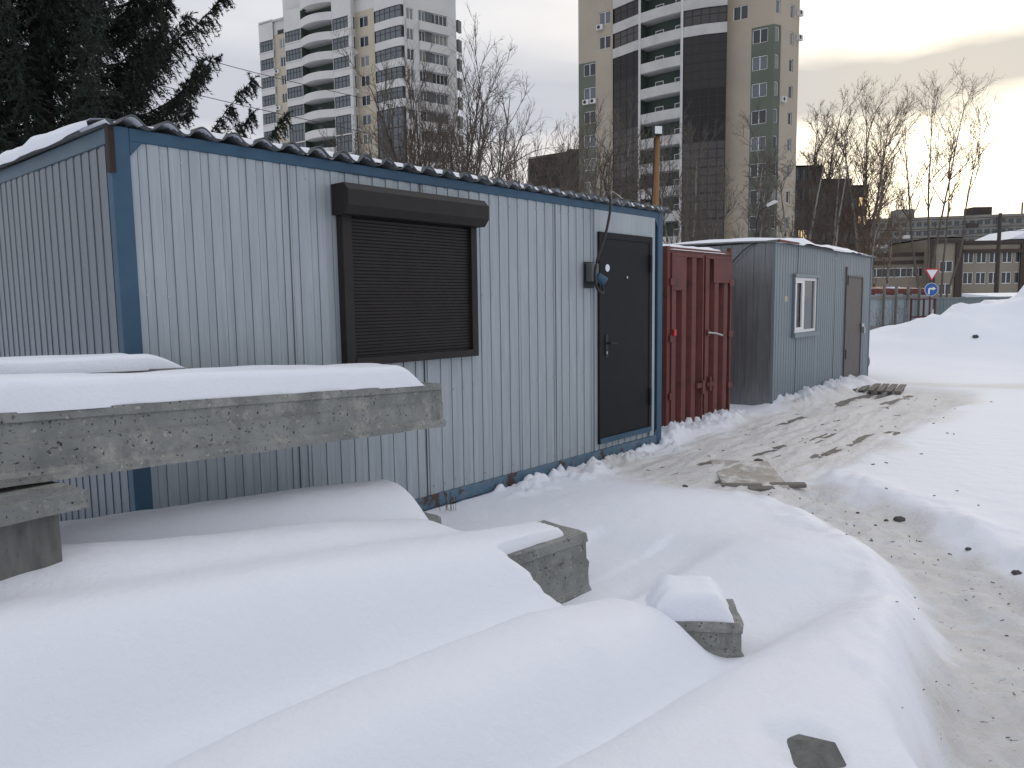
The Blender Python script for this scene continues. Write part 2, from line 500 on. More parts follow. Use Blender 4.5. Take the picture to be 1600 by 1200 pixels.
# ------------------------------------------------------------------ mesh helpers
class MB:
    def __init__(self):
        self.v = []
        self.f = []
        self.m = []

    def quad(self, a, b, c, d, mi=0):
        i = len(self.v)
        self.v += [tuple(a), tuple(b), tuple(c), tuple(d)]
        self.f.append((i, i + 1, i + 2, i + 3))
        self.m.append(mi)

    def box(self, x0, x1, y0, y1, z0, z1, mi=0):
        i = len(self.v)
        self.v += [(x0, y0, z0), (x1, y0, z0), (x1, y1, z0), (x0, y1, z0),
                   (x0, y0, z1), (x1, y0, z1), (x1, y1, z1), (x0, y1, z1)]
        for q in ((0, 3, 2, 1), (4, 5, 6, 7), (0, 1, 5, 4), (1, 2, 6, 5), (2, 3, 7, 6), (3, 0, 4, 7)):
            self.f.append(tuple(i + k for k in q))
            self.m.append(mi)
        return self

    def prism(self, poly, axis, a0, a1, mi=0, caps=True):
        """extrude a 2D polygon along axis 'x','y' or 'z'"""
        def p3(p, a):
            if axis == 'x':
                return (a, p[0], p[1])
            if axis == 'y':
                return (p[0], a, p[1])
            return (p[0], p[1], a)
        i = len(self.v)
        n = len(poly)
        self.v += [p3(p, a0) for p in poly] + [p3(p, a1) for p in poly]
        for k in range(n):
            j = (k + 1) % n
            self.f.append((i + k, i + j, i + n + j, i + n + k))
            self.m.append(mi)
        if caps:
            self.f.append(tuple(i + k for k in range(n))[::-1])
            self.f.append(tuple(i + n + k for k in range(n)))
            self.m += [mi, mi]
        return self

    def tube(self, pts, rad, n=6, mi=0, caps=True):
        pts = [np.array(p, float) for p in pts]
        if not hasattr(rad, '__len__'):
            rad = [rad] * len(pts)
        base = len(self.v)
        for k, p in enumerate(pts):
            d = pts[min(k + 1, len(pts) - 1)] - pts[max(k - 1, 0)]
            d = d / (np.linalg.norm(d) + 1e-9)
            a = np.cross(d, (0, 0, 1.0)) if abs(d[2]) < .95 else np.cross(d, (1.0, 0, 0))
            a = a / np.linalg.norm(a)
            b = np.cross(d, a)
            for j in range(n):
                t = 2 * math.pi * j / n
                self.v.append(tuple(p + rad[k] * (math.cos(t) * a + math.sin(t) * b)))
        for k in range(len(pts) - 1):
            for j in range(n):
                j2 = (j + 1) % n
                self.f.append((base + k * n + j, base + k * n + j2, base + (k + 1) * n + j2, base + (k + 1) * n + j))
                self.m.append(mi)
        if caps:
            self.f.append(tuple(base + j for j in range(n))[::-1])
            e = base + (len(pts) - 1) * n
            self.f.append(tuple(e + j for j in range(n)))
            self.m += [mi, mi]
        return self

    def mesh(self, name, mats, smooth=False):
        me = bpy.data.meshes.new(name)
        me.from_pydata(self.v, [], self.f)
        if not isinstance(mats, (list, tuple)):
            mats = [mats]
        for mm in mats:
            me.materials.append(MT[mm] if isinstance(mm, str) else mm)
        if len(mats) > 1:
            me.polygons.foreach_set('material_index', self.m)
        if smooth:
            me.polygons.foreach_set('use_smooth', [True] * len(me.polygons))
        me.update()
        return me

    def build(self, name, mats, parent=None, smooth=False, bevel=0.0, wn=False):
        o = obj(name, self.mesh(name, mats, smooth), parent)
        if bevel:
            b = o.modifiers.new('bevel', 'BEVEL')
            b.width = bevel
            b.segments = 2
            b.limit_method = 'ANGLE'
        return o


def obj(name, me, parent=None, loc=None, rot=None):
    o = bpy.data.objects.new(name, me)
    COL.objects.link(o)
    if parent:
        o.parent = parent
    if loc is not None:
        o.location = loc
    if rot is not None:
        o.rotation_euler = rot
    return o


def tag(o, label=None, cat=None, group=None, kind=None):
    if label:
        o['label'] = label
    if cat:
        o['category'] = cat
    if group:
        o['group'] = group
    if kind:
        o['kind'] = kind
    return o


def thing(name, label, cat, loc=(0, 0, 0), rz=0.0, group=None):
    o = obj(name, None, None, loc, (0, 0, rz))
    o.empty_display_size = 0.1
    return tag(o, label, cat, group)


def np_mesh(name, V, F, mats, smooth=False):
    me = bpy.data.meshes.new(name)
    V = np.asarray(V, np.float32)
    F = np.asarray(F, np.int32)
    k = F.shape[1]
    me.vertices.add(len(V))
    me.vertices.foreach_set('co', V.ravel())
    me.loops.add(F.size)
    me.loops.foreach_set('vertex_index', F.ravel())
    me.polygons.add(len(F))
    me.polygons.foreach_set('loop_start', np.arange(0, F.size, k, dtype=np.int32))
    me.polygons.foreach_set('loop_total', np.full(len(F), k, np.int32))
    if smooth:
        me.polygons.foreach_set('use_smooth', np.ones(len(F), bool))
    me.materials.append(MT[mats])
    me.update(calc_edges=True)
    return me


# ------------------------------------------------------------------ layout of the cabin row
P0 = np.array([-2.06, 4.0])
P1 = np.array([1.64, 8.2])
LEN1 = float(np.linalg.norm(P1 - P0))
UD = (P1 - P0) / LEN1                       # along the cabins, away from the camera
ND = np.array([UD[1], -UD[0]])              # out of the front wall, towards the yard
RZ1 = math.atan2(UD[1], UD[0])


def to_world(t, off):
    return P0 + UD * t + ND * off


def to_row(x, y):
    dx = np.asarray(x) - P0[0]
    dy = np.asarray(y) - P0[1]
    return dx * UD[0] + dy * UD[1], dx * ND[0] + dy * ND[1]


C2A = np.array([3.77, 10.84])
C2B = np.array([7.16, 15.07])
CNT = np.array([1.83, 8.87])

# ------------------------------------------------------------------ ground: one snow sheet
PATH = [atz(*q, -.09)[:2] for q in [(1640, 1400), (1600, 1180), (1572, 1010), (1492, 900), (1345, 812), (1225, 770)]]
PATHW = [0.24, 0.26, .27, .30, .30, .34]
BOARD0 = np.array([1.95, 7.05])
BD = UD


def poly_dist(x, y, pts, ws):
    best = np.full(np.shape(x), 1e9)
    for i in range(len(pts) - 1):
        a = np.array(pts[i])
        b = np.array(pts[i + 1])
        d = b - a
        t = np.clip(((x - a[0]) * d[0] + (y - a[1]) * d[1]) / (d @ d), 0, 1)
        w = ws[i] + (ws[i + 1] - ws[i]) * t
        dd = np.hypot(x - a[0] - d[0] * t, y - a[1] - d[1] * t) / w
        best = np.minimum(best, dd)
    return best


def interp(t, pts):
    return np.interp(t, [p[0] for p in pts], [p[1] for p in pts])


# snow-covered beams on the ground, in row coordinates: (offset, crest profile, end, half width)
ROWS = [
    dict(off=0.58, sl=.05, crest=[(-2.5, .72), (-.5, .70), (.6, .63), (1.3, .57), (1.5, .48)], end=1.50, w=.40, soft=.20),
    dict(off=1.14, sl=.06, crest=[(-2.5, .76), (-.7, .74), (-.2, .66), (.5, .57), (1.2, .43)], end=1.5, w=.56, soft=.35),
    dict(off=1.62, sl=.09, crest=[(-2.5, .70), (-1, .69), (0, .60), (1.0, .47), (1.6, .42)], end=1.66, w=.46, wn=.40, soft=.10),
    dict(off=2.56, sl=.04, crest=[(-2.5, .48), (-1, .53), (-.3, .545), (.45, .51), (.9, .42), (1.2, .33)], end=1.18, w=.42, soft=.20),
    dict(off=3.50, sl=.07, crest=[(-2.5, .64), (-.5, .61), (.46, .53), (1.7, .38), (2.5, .16)], end=2.6, w=.48, wn=.75, soft=.6),
]


def ground_z(x, y):
    t, o = to_row(x, y)
    r = np.hypot(x, y)
    near = 1 - sstep(9, 16, r)
    z = -0.06 + 0.07 * fbm(x * .35, y * .35, 3, 3) + 0.02 * fbm(x * 1.7, y * 1.7, 8, 3) * near
    z = z + 0.35 * fbm(x * .07, y * .07, 31, 3) * sstep(16, 40, r)
    # ridges over the beams
    k = 20.0
    fillz = np.interp(t, [-2.5, -.7, .3, 1.6, 2.6], [.16, .16, .10, .03, -.06])
    wob = 0.05 * fbm(t * .9, o * .9, 5, 2)
    acc = np.exp(k * z)
    inpile = sstep(.0, .35, o) * (1 - sstep(3.6, 4.3, o)) * (1 - sstep(1.2, 2.5, t))
    acc = acc + np.exp(k * (fillz * inpile - .1 * (1 - inpile)))
    for i, rw in enumerate(ROWS):
        oo = o + wob + .03 * vnoise(t * 1.3, t * 0 + i * 7.7, 91)
        c = interp(t, rw['crest'])
        dq = oo - (rw['off'] + rw['sl'] * np.maximum(t - rw['end'], -3))
        q = np.abs(dq) / np.where(dq > 0, rw.get('wn', rw['w']), rw['w'])
        prof = np.exp(-(q ** 2.6) * 1.1)
        tail = 1 - sstep(rw['end'] - rw['soft'], rw['end'] + rw['soft'] * .6, t + .05 * vnoise(o * 5, t * 0, 4))
        acc = acc + np.exp(k * (c * prof * tail - .1))
    z = np.log(acc) / k + .0
    # --- exposed concrete: carve the snow away
    # stub of the second beam
    o_ = o
    o = o - .09 * (t - 1.68)
    m = sstep(1.08, 1.16, t - .35 * (o - 1.78) + .05 * vnoise(o * 9, t * 9, 2)) * (1 - sstep(2.3, 2.7, t))
    m = m * sstep(1.735, 1.765, o) * (1 - sstep(2.0, 2.25, o))
    z = z - m * np.maximum(z + .06, 0)
    m = sstep(1.66, 1.70, t) * (1 - sstep(2.2, 2.6, t)) * sstep(1.25, 1.35, o) * (1 - sstep(1.9, 2.2, o))
    z = z - m * np.maximum(z + .05, 0)
    o = o_
    # hollow in the near flank of the nearest beam
    hx, hy = HOLE
    hd = np.hypot((t - hx) * 1.0, (o - hy) * 1.25)
    z = z - .035 * (1 - sstep(.05, .15, hd + .05 * vnoise(x * 14, y * 14, 77)))
    # mound in the middle of the yard
    mx, my = atz(1010, 800, 0)[:2]
    z = z + .13 * np.exp(-(((x - mx) / .8) ** 2 + ((y - my) / .55) ** 2))
    mx, my = atz(1250, 890, 0)[:2]
    z = z + .16 * np.exp(-(((x - mx) / .75) ** 2 + ((y - my) / .55) ** 2))
    # trodden path
    pd = poly_dist(x, y, PATH, PATHW)
    pm = 1 - sstep(.6, 1.9, pd)
    z = z * (1 - pm) + pm * (-.11 + .055 * fbm(x * 5.5, y * 5.5, 12, 4))
    # right-hand yard a little higher than the path, with loose rubble snow along its edge
    rim = np.exp(-((pd - 1.9) / .6) ** 2)
    z = z + rim * (.02 + .06 * np.maximum(fbm(x * 3.2, y * 3.2, 41, 4), -.2)) * near
    # walkway of boards between the cabins
    bs = (x - BOARD0[0]) * BD[0] + (y - BOARD0[1]) * BD[1]
    bo = (x - BOARD0[0]) * ND[0] + (y - BOARD0[1]) * ND[1]
    bm = sstep(-1.1, -.75, bs) * (1 - sstep(7.2, 7.9, bs)) * sstep(-.98, -.8, bo) * (1 - sstep(.78, 1.02, bo))
    nzb = fbm(bs * .9, bo * 5.5, 21, 5, .62)
    z = z * (1 - bm) + bm * (-.036 + .055 * nzb)
    # snow thrown against the walls: lumps
    lum = np.maximum(fbm(x * 6.5, y * 6.5, 51, 4, .7), -.05)
    ct, co = (x - CNT[0]) * UD[0] + (y - CNT[1]) * UD[1], (x - CNT[0]) * ND[0] + (y - CNT[1]) * ND[1]
    m = sstep(-.75, -.5, ct) * (1 - sstep(1.75, 2.1, ct)) * sstep(-.4, -.05, co) * (1 - sstep(.22, .42, co))
    z = z + m * (.05 + .15 * lum)
    u2 = (C2B - C2A) / np.linalg.norm(C2B - C2A)
    n2 = np.array([u2[1], -u2[0]])
    ct, co = (x - C2A[0]) * u2[0] + (y - C2A[1]) * u2[1], (x - C2A[0]) * n2[0] + (y - C2A[1]) * n2[1]
    m = sstep(-.15, .1, ct) * (1 - sstep(4.0, 4.4, ct)) * sstep(-.3, .0, co) * (1 - sstep(.22, .6, co))
    z = z + m * (.09 + .15 * lum)
    m = sstep(2.6, 3.0, t) * (1 - sstep(5.4, 5.9, t)) * sstep(-.2, .05, o) * (1 - sstep(.2, .45, o))
    z = z + m * (.01 + .11 * lum)
    # dark gap under the near cabin
    m = sstep(-.6, -.2, t) * (1 - sstep(5.45, 5.7, t)) * sstep(-2.6, -2.4, o) * (1 - sstep(-.03, .02, o))
    z = z * (1 - m) + m * (-.30)
    z = z + .006 * fbm(x * 9, y * 9, 81, 3) * near
    # shovelled heap at the right and its shoulder
    def hump(px, py, D, h, rx, ry, p=2.0):
        c = atd(px, py, D)
        q = (((x - c[0]) / rx) ** 2 + ((y - c[1]) / ry) ** 2)
        return h * np.exp(-q ** (p / 2))
    hz = hump(1640, 480, 22, 1.15, 3.4, 3.0) + hump(1500, 520, 21.5, .30, 3.2, 2.6) + hump(1400, 520, 22, .25, 2.2, 2.2)
    hz = hz + hump(1780, 500, 23, 1.3, 4.0, 3.5)
    rough = 1 + .30 * fbm(x * .9, y * .9, 61, 5, .6) + .14 * np.maximum(fbm(x * 2.6, y * 2.6, 66, 3, .6), -.1)
    z = z + hz * rough
    z = z + .10 * sstep(7.5, 12, x) * np.exp(-((y - 17.5) / 3.0) ** 2) * (.7 + fbm(x * .8, y * .8, 71, 3))
    return z


HOLE = to_row(*atz(1246, 1236, .30)[:2])


def dirt(x, y):
    pd = poly_dist(x, y, PATH, PATHW)
    d = (1 - sstep(.65, 1.45, pd + .5 * fbm(x * 3, y * 3, 13, 3))) * .8
    bs = (x - BOARD0[0]) * BD[0] + (y - BOARD0[1]) * BD[1]
    bo = (x - BOARD0[0]) * ND[0] + (y - BOARD0[1]) * ND[1]
    nb = fbm(x * 2.2, y * 2.2, 14, 3) * .35
    bm = sstep(-1.3, -.6, bs + nb) * (1 - sstep(7.0, 8.4, bs)) * sstep(-1.1, -.7, bo + nb) * (1 - sstep(.7, 1.15, bo + nb))
    a = atz(1450, 607, -.05)[:2]
    b = atz(1700, 612, -.05)[:2]
    pr = poly_dist(x, y, [a, b], [.45, .5])
    far = (1 - sstep(.3, 1.3, pr + fbm(x, y, 15, 3))) * .6
    return np.clip(np.maximum(np.maximum(d, bm * .85), far), 0, 1)


def graded(lo, hi, f0, f1, step, g_lo, g_hi, fine=24.0, cap=60):
    a = list(np.arange(f0, f1 + step / 2, step))
    s = step
    v = a[-1]
    while v < hi:
        s = min(s * (g_hi if v - f1 < fine else 1.12), cap)
        v += s
        a.append(v)
    s = step
    v = a[0]
    pre = []
    while v > lo:
        s = min(s * g_lo, cap)
        v -= s
        pre.append(v)
    return np.array(pre[::-1] + a)


gx = graded(-900, 900, -2.9, 4.6, .024, 1.07, 1.030)
gy = graded(-60, 1500, 1.0, 10.4, .024, 1.12, 1.028)
GX, GY = np.meshgrid(gx, gy)
GZ = ground_z(GX, GY)
nx, ny = len(gx), len(gy)
idx = np.arange(nx * ny).reshape(ny, nx)
Fq = np.stack([idx[:-1, :-1], idx[:-1, 1:], idx[1:, 1:], idx[1:, :-1]], -1).reshape(-1, 4)
me = np_mesh('snowy_ground', np.stack([GX, GY, GZ], -1).reshape(-1, 3), Fq, 'ground', True)
at_ = me.attributes.new('dirt', 'FLOAT', 'POINT')
at_.data.foreach_set('value', dirt(GX, GY).astype(np.float32).ravel())
tag(obj('snowy_ground', me), 'deep white snow over the yard with trodden path and buried rows', None, None, 'structure')
SNOWMASK = None


def gz(x, y):
    return float(ground_z(np.array([float(x)]), np.array([float(y)]))[0])


# ------------------------------------------------------------------ boards of the walkway
bw = thing('boardwalk', 'icy walkway of worn boards laid beside the cabins, half under snow', 'walkway')
tag(bw, kind='structure')
del bw['category']
rb = random.Random(4)
for r_ in range(4):
    for c_ in range(5):
        s0 = -.55 + r_ * 1.9 + rb.uniform(-.05, .05)
        o0 = -.82 + c_ * .33
        mb = MB()
        mb.box(0, 1.84, 0, .31, 0, .03)
        o = mb.build('board', 'wood', bw, bevel=.004)
        w0 = BOARD0 + BD * s0 + ND * (o0 + .31)
        o.location = (w0[0], w0[1], -.088 + rb.uniform(-.006, .010))
        o.rotation_euler = (rb.uniform(-.015, .015), rb.uniform(-.006, .006), RZ1 + rb.uniform(-.012, .012))
# loose panel whose dark edge shows at the near end
mb = MB()
mb.box(0, .55, 0, .95, 0, .035)
pn = mb.build('board', 'icy_wood', bw, bevel=.004)
a = atz(1130, 757, -.02)
pn.location = (a[0], a[1], -.055)
pn.rotation_euler = (0.02, 0.015, math.radians(-8))
for q_, l_, ry_ in (((1128, 763), .34, -.12), ((1172, 769), .22, .1), ((1205, 762), .30, -.05)):
    a = atz(*q_, -.05)
    o = MB().box(0, l_, 0, .06, 0, .032).build('broken_board', 'wood', bw, bevel=.006)
    o.location = (a[0], a[1], -.055)
    o.rotation_euler = (.2, 0, ry_)


# ------------------------------------------------------------------ cladding profile
def profile_sheet(w, z0, z1, pitch=.115, crest=.062, flank=.004, depth=.006, slot=.013, phase=0.0, rake=None):
    """vertical ribbed sheet in local x (0..w), outward = -y"""
    xs = [0.0]
    ys = [0.0]
    x = -phase
    pts = []
    while x < w + pitch:
        for dx, yy in ((0, 0), (crest, 0), (crest + .0015, slot), (crest + flank, slot), (crest + flank + .0015, depth), (pitch - .003, depth), (pitch - .002, slot * .75), (pitch - .0006, slot * .75)):
            pts.append((x + dx, yy))
        x += pitch
    xsrc = np.array([p[0] for p in pts])
    ysrc = np.array([p[1] for p in pts])
    keep = [p for p in pts if 0 < p[0] < w]
    prof = [(0, float(np.interp(0, xsrc, ysrc)))] + keep + [(w, float(np.interp(w, xsrc, ysrc)))]
    mb = MB()
    for (xa, ya), (xb, yb) in zip(prof[:-1], prof[1:]):
        za1, zb1 = (z1, z1) if rake is None else (rake(xa), rake(xb))
        mb.quad((xa, ya, z0), (xb, yb, z0), (xb, yb, zb1), (xa, ya, za1))
    return mb


def sheets(parent, x0, x1, z0, z1, width, matn, y=0.0, face=0.0, skip=(), seed=0, **kw):
    """run of cladding sheets, each an object; cuts out rectangles in skip (x0,x1,z0,z1)"""
    r = random.Random(seed)
    x = x0
    k = 0
    while x < x1 - .01:
        w = min(width, x1 - x)
        cuts = sorted({x, x + w} | {c for s in skip for c in s[:2] if x < c < x + w})
        mbt = MB()
        for a, b in zip(cuts[:-1], cuts[1:]):
            zs = [(z0, z1)]
            for s in skip:
                if s[0] < (a + b) / 2 < s[1]:
                    zs = [(z0, s[2]), (s[3], z1)]
            for za, zb in zs:
                if zb - za < .005:
                    continue
                m = profile_sheet(b - a, za, zb, phase=(a - x) % kw.get('pitch', .115), **kw)
                i = len(mbt.v)
                mbt.v += [(p[0] + a - x, p[1], p[2]) for p in m.v]
                mbt.f += [tuple(q + i for q in f) for f in m.f]
                mbt.m += m.m
        o = mbt.build('cladding_sheet', matn, parent)
        yy = y - (k % 2) * .0035 + r.uniform(-.001, .001)
        c, s_ = math.cos(face), math.sin(face)
        o.rotation_euler = (r.uniform(-.002, .002), 0, face)
        if face == 0:
            o.location = (x, yy, 0)
        else:                                   # left gable: runs along local -y side
            o.location = (yy, -x, 0)
        x += w
        k += 1


# ------------------------------------------------------------------ near cabin
H1 = 2.5
D1 = 2.4
cab = thing('site_cabin', 'near pale grey ribbed metal cabin with blue frame and brown roller shutter', 'cabin',
            (P0[0], P0[1], 0), RZ1)
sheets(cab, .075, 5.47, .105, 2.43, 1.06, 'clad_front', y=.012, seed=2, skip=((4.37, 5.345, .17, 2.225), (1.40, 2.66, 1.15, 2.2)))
# gable at the left: local x = 0 plane, outward -x
r = random.Random(9)
y_ = D1 - .07
k = 0
while y_ > .08:
    w = min(1.12, y_ - .075)
    m = profile_sheet(w, .105, 2.415, depth=.004, slot=.007)
    o = m.build('cladding_sheet', 'clad_dark_reflection', cab)
    o.location = (.012 + (k % 2) * .003, y_, 0)
    o.rotation_euler = (0, r.uniform(-.002, .002), -math.pi / 2)
    y_ -= w
    k += 1
# back and far end walls
MB().box(.02, 5.58, D1 - .03, D1 - .01, .1, 2.43).build('rear_wall', 'clad', cab)
MB().box(5.575, 5.59, .03, D1 - .03, .1, 2.43).build('end_wall', 'clad', cab)
MB().box(.03, 5.57, .05, D1 - .04, .02, .1).build('floor_panel', 'rust', cab)
# frame
for (x0, x1, y0, y1) in ((0, .098, -.004, .07), (5.5, 5.6, -.004, .07), (0, .09, D1 - .08, D1), (5.51, 5.6, D1 - .08, D1)):
    MB().box(x0, x1, y0, y1, .0, 2.5).build('corner_post', 'blue', cab, bevel=.008)
MB().box(.098, 5.5, -.002, .06, 2.43, 2.498).build('top_rail', 'blue', cab, bevel=.006)
MB().box(.0985, 5.5, -.002, .07, .0, .103).build('bottom_rail', 'blue_worn', cab, bevel=.006)
MB().box(.003, .06, .07, D1 - .08, 2.415, 2.497).build('top_rail', 'blue_grey', cab, bevel=.006)
MB().box(.003, .06, .07, D1 - .08, .0, .102).build('bottom_rail', 'blue_worn', cab, bevel=.006)
MB().prism([(.098, 2.43), (.165, 2.43), (.098, 2.355)], 'y', -.001, .006).build('gusset', 'blue', cab)
MB().prism([(5.5, 2.43), (5.43, 2.43), (5.5, 2.34)], 'y', -.001, .006).build('gusset', 'blue', cab)
MB().prism([(5.5, .103), (5.43, .103), (5.5, .18)], 'y', -.001, .006).build('gusset', 'blue', cab)
MB().box(-.012, .018, -.012, .03, 2.26, 2.515).build('rust_bracket', 'rust', cab)
# seam strips on the front
for sx in (1.04, 2.14, 3.735):
    MB().box(sx - .0018, sx + .0018, .004, .014, .105, 2.43).build('seam', 'frame_grey', cab)

scr = MB()
rs_ = random.Random(8)
for zz_ in (.17, .9, 1.62, 2.36):
    for k_ in range(46):
        xx_ = .11 + k_ * .115 + .03
        if rs_.random() < .45 or (1.3 < xx_ < 2.75 and 1.1 < zz_ < 2.4) or xx_ > 4.3:
            continue
        z__ = zz_ + rs_.uniform(-.012, .012)
        scr.tube([(xx_, .014, z__), (xx_, .004, z__)], .0055, 6)
tag(scr.build('screw_heads', 'steel', cab), kind='stuff')

# roller shutter
sh = MB()
zb, zt = 1.215, 2.135
ns = 40
hs = (zt - zb) / ns
for i in range(ns):
    z = zb + i * hs
    for (a, ya), (b, yb) in (((0, 0), (.15, -.003)), ((.15, -.003), (.8, -.0045)), ((.8, -.0045), (.94, 0)), ((.94, 0), (1, 0.0015))):
        sh.quad((1.47, ya - .022, z + a * hs), (2.60, ya - .022, z + a * hs), (2.60, yb - .022, z + b * hs), (1.47, yb - .022, z + b * hs))
shutter = MB().box(1.47, 2.60, -.02, .02, 1.15, 1.215).build('roller_shutter', 'brown', cab, bevel=.004)
o = sh.build('slat_curtain', 'brown', shutter)
tag(o, kind='stuff')
MB().box(1.465, 2.605, .0, .021, 1.2, 2.3).build('backing', 'brown', shutter)
MB().box(1.395, 1.47, -.055, .02, 1.145, 2.16).build('guide_rail', 'brown', shutter, bevel=.004)
MB().box(2.60, 2.665, -.055, .02, 1.145, 2.16).build('guide_rail', 'brown', shutter, bevel=.004)
MB().box(1.47, 2.60, -.06, .02, 1.146, 1.2).build('bottom_bar', 'brown', shutter, bevel=.004)
MB().prism([(.01, 2.345), (-.13, 2.345), (-.175, 2.30), (-.175, 2.20), (-.13, 2.145), (.01, 2.145)], 'x', 1.36, 2.68).build(
    'shutter_box', 'brown', shutter, bevel=.004)

# door
dr = MB().box(4.43, 5.29, -.022, .03, .225, 2.165).build('door', 'door', cab, bevel=.005)
fr = MB()
fr.box(4.37, 4.432, -.03, .03, .17, 2.225)
fr.box(5.288, 5.345, -.03, .03, .17, 2.225)
fr.box(4.432, 5.288, -.028, .03, 2.163, 2.225)
fr.build('door_frame', 'door', dr, bevel=.003)
MB().box(4.38, 5.34, -.035, .03, .17, .223).build('sill', 'blue', dr, bevel=.003)
hd = MB()
hd.box(4.475, 4.515, -.03, -.02, 1.02, 1.24)
hd.tube([(4.495, -.03, 1.155), (4.495, -.075, 1.155), (4.60, -.078, 1.15)], .009, 8)
hd.build('handle', 'black', dr)
MB().box(4.487, 4.503, -.034, -.03, 1.05, 1.075).build('keyhole', 'steel', dr)
for zz_ in (.55, 1.95):
    MB().tube([(5.30, -.042, zz_ - .09), (5.30, -.042, zz_ + .09)], .014, 8).build('hinge', 'black', dr)
MB().tube([(4.86, -.024, 1.80), (4.86, -.030, 1.80)], .013, 10).build('peephole', 'steel', dr)
MB().tube([(4.515, -.0225, 1.885), (4.515, -.0245, 1.885)], .036, 20).build('sticker', 'sticker', dr)
# plain trim sheet round the door
MB().box(4.325, 4.369, -.006, .012, .11, 2.43).build('door_trim', 'clad_front', cab)
MB().box(5.346, 5.43, -.006, .012, .11, 2.43).build('door_trim', 'clad_front', cab)
MB().box(4.37, 5.345, -.005, .012, 2.226, 2.43).build('door_trim', 'clad_front', cab)

# corrugated roof
PW = .19
AMP = .042


def wave(x):
    return AMP * (1 + np.cos((x - .10) / PW * 2 * np.pi)) ** 1.0 * .5 * 1.35


x = -.03
k = 0
while x < 5.62:
    w = min(.95, 5.66 - x)
    xs = np.linspace(x, x + w + .06, 60)
    V = []
    F = []
    for yy, dz in ((-.055, 0.0), (.35, .005), (D1 + .06, .02)):
        wob = .006 * np.sin(xs * 3.1 + k)
        V += [(a, yy + (wob[i] if yy < 0 else 0), 2.502 + dz + float(wave(a)) + .003 * (k % 2)) for i, a in enumerate(xs)]
    n_ = len(xs)
    for rr in range(2):
        for i in range(n_ - 1):
            F.append((rr * n_ + i, rr * n_ + i + 1, (rr + 1) * n_ + i + 1, (rr + 1) * n_ + i))
    m_ = np_mesh('roof_sheet', V, F, 'roofsheet', True)
    o = obj('roof_sheet', m_, cab)
    sm = o.modifiers.new('solid', 'SOLIDIFY')
    sm.thickness = .006
    x += w
    k += 1
# snow on the roof
xs = np.linspace(-.035, 5.64, 420)
ys = np.concatenate([np.linspace(-.045, .4, 22), np.linspace(.45, D1 + .04, 14)])
X, Y = np.meshgrid(xs, ys)
lev = .05 + .05 * sstep(-.05, .5, Y) + .018 * fbm(X * 2.3, Y * 2.3, 5, 3) - .02 * sstep(.55, .15, X) * (1 - sstep(.1, .6, Y))
edge = sstep(-.07, .02, Y + .03 * fbm(X * 6, Y * 0 + 1, 7, 2)) * sstep(-.04, .03, X)
back = 1 - sstep(D1 - .12, D1 + .03, Y)
Zs = 2.507 + np.where(True, wave(X) * .55, 0) * 0
roofz = 2.504 + wave(X) + .02 * (Y / D1)
snowz = 2.502 + np.maximum(lev * edge * np.maximum(back, .3), -1) + .02 * (Y / D1)
Zt = np.where(snowz > roofz, snowz, roofz - .012)
V = np.stack([X, Y, Zt], -1).reshape(-1, 3)
ii = np.arange(len(xs) * len(ys)).reshape(len(ys), len(xs))
F = np.stack([ii[:-1, :-1], ii[:-1, 1:], ii[1:, 1:], ii[1:, :-1]], -1).reshape(-1, 4)
o = obj('roof_snow', np_mesh('roof_snow', V, F, 'snow', True), cab)
# thicker drift along the left edge of the roof
V = []
F = []
prof = [(-.05, -.01), (-.055, .02), (-.03, .06), (.05, .085), (.2, .08), (.4, .03)]
yl = np.linspace(.12, D1 + .03, 40)
for j, yy in enumerate(yl):
    hgt = .55 + .55 * float(sstep(.1, 1.0, yy)) + .5 * float(fbm(yy * 2.2, 3.0, 6, 3))
    for (a, b) in prof:
        V.append((a + .02 * float(vnoise(yy * 5, 1.0, 3)), yy, 2.507 + b * hgt + (.01 if b > 0 else 0)))
n_ = len(prof)
for j in range(len(yl) - 1):
    for i in range(n_ - 1):
        F.append((j * n_ + i, j * n_ + i + 1, (j + 1) * n_ + i + 1, (j + 1) * n_ + i))
obj('roof_snow', np_mesh('roof_snow', V, F, 'snow', True), cab)

# socket box and cable on the near cabin
sb = thing('power_socket', 'blue grey industrial power socket on cabin wall left of dark door', 'socket',
           tuple(to_world(4.25, .0)) + (1.70,), RZ1)
MB().box(-.065, .055, -.07, .002, .05, .22).build('housing', 'frame_grey', sb, bevel=.008)
MB().tube([(.045, -.055, .10), (.105, -.10, .045)], [.042, .05], 12).build('plug_cover', 'blue', sb)
MB().box(-.09, .07, -.002, .003, -.01, .235).build('back_plate', 'black', sb)
cb = MB()
P_ = [(5.35, .02, 2.575), (5.0, .10, 2.59), (4.75, .02, 2.60), (4.52, -.05, 2.60), (4.44, -.11, 2.45), (4.33, -.13, 2.2),
      (4.22, -.12, 1.98), (4.18, -.11, 1.83), (4.20, -.11, 1.71), (4.27, -.11, 1.645), (4.33, -.10, 1.66), (4.325, -.08, 1.76)]


def smooth_pts(pts, n=6):
    pts = [np.array(p, float) for p in pts]
    res = []
    for i in range(len(pts) - 1):
        p0 = pts[max(i - 1, 0)]
        p1 = pts[i]
        p2 = pts[i + 1]
        p3 = pts[min(i + 2, len(pts) - 1)]
        for j in range(n):
            t = j / n
            res.append(.5 * ((2 * p1) + (-p0 + p2) * t + (2 * p0 - 5 * p1 + 4 * p2 - p3) * t * t + (-p0 + 3 * p1 - 3 * p2 + p3) * t ** 3))
    res.append(pts[-1])
    return res


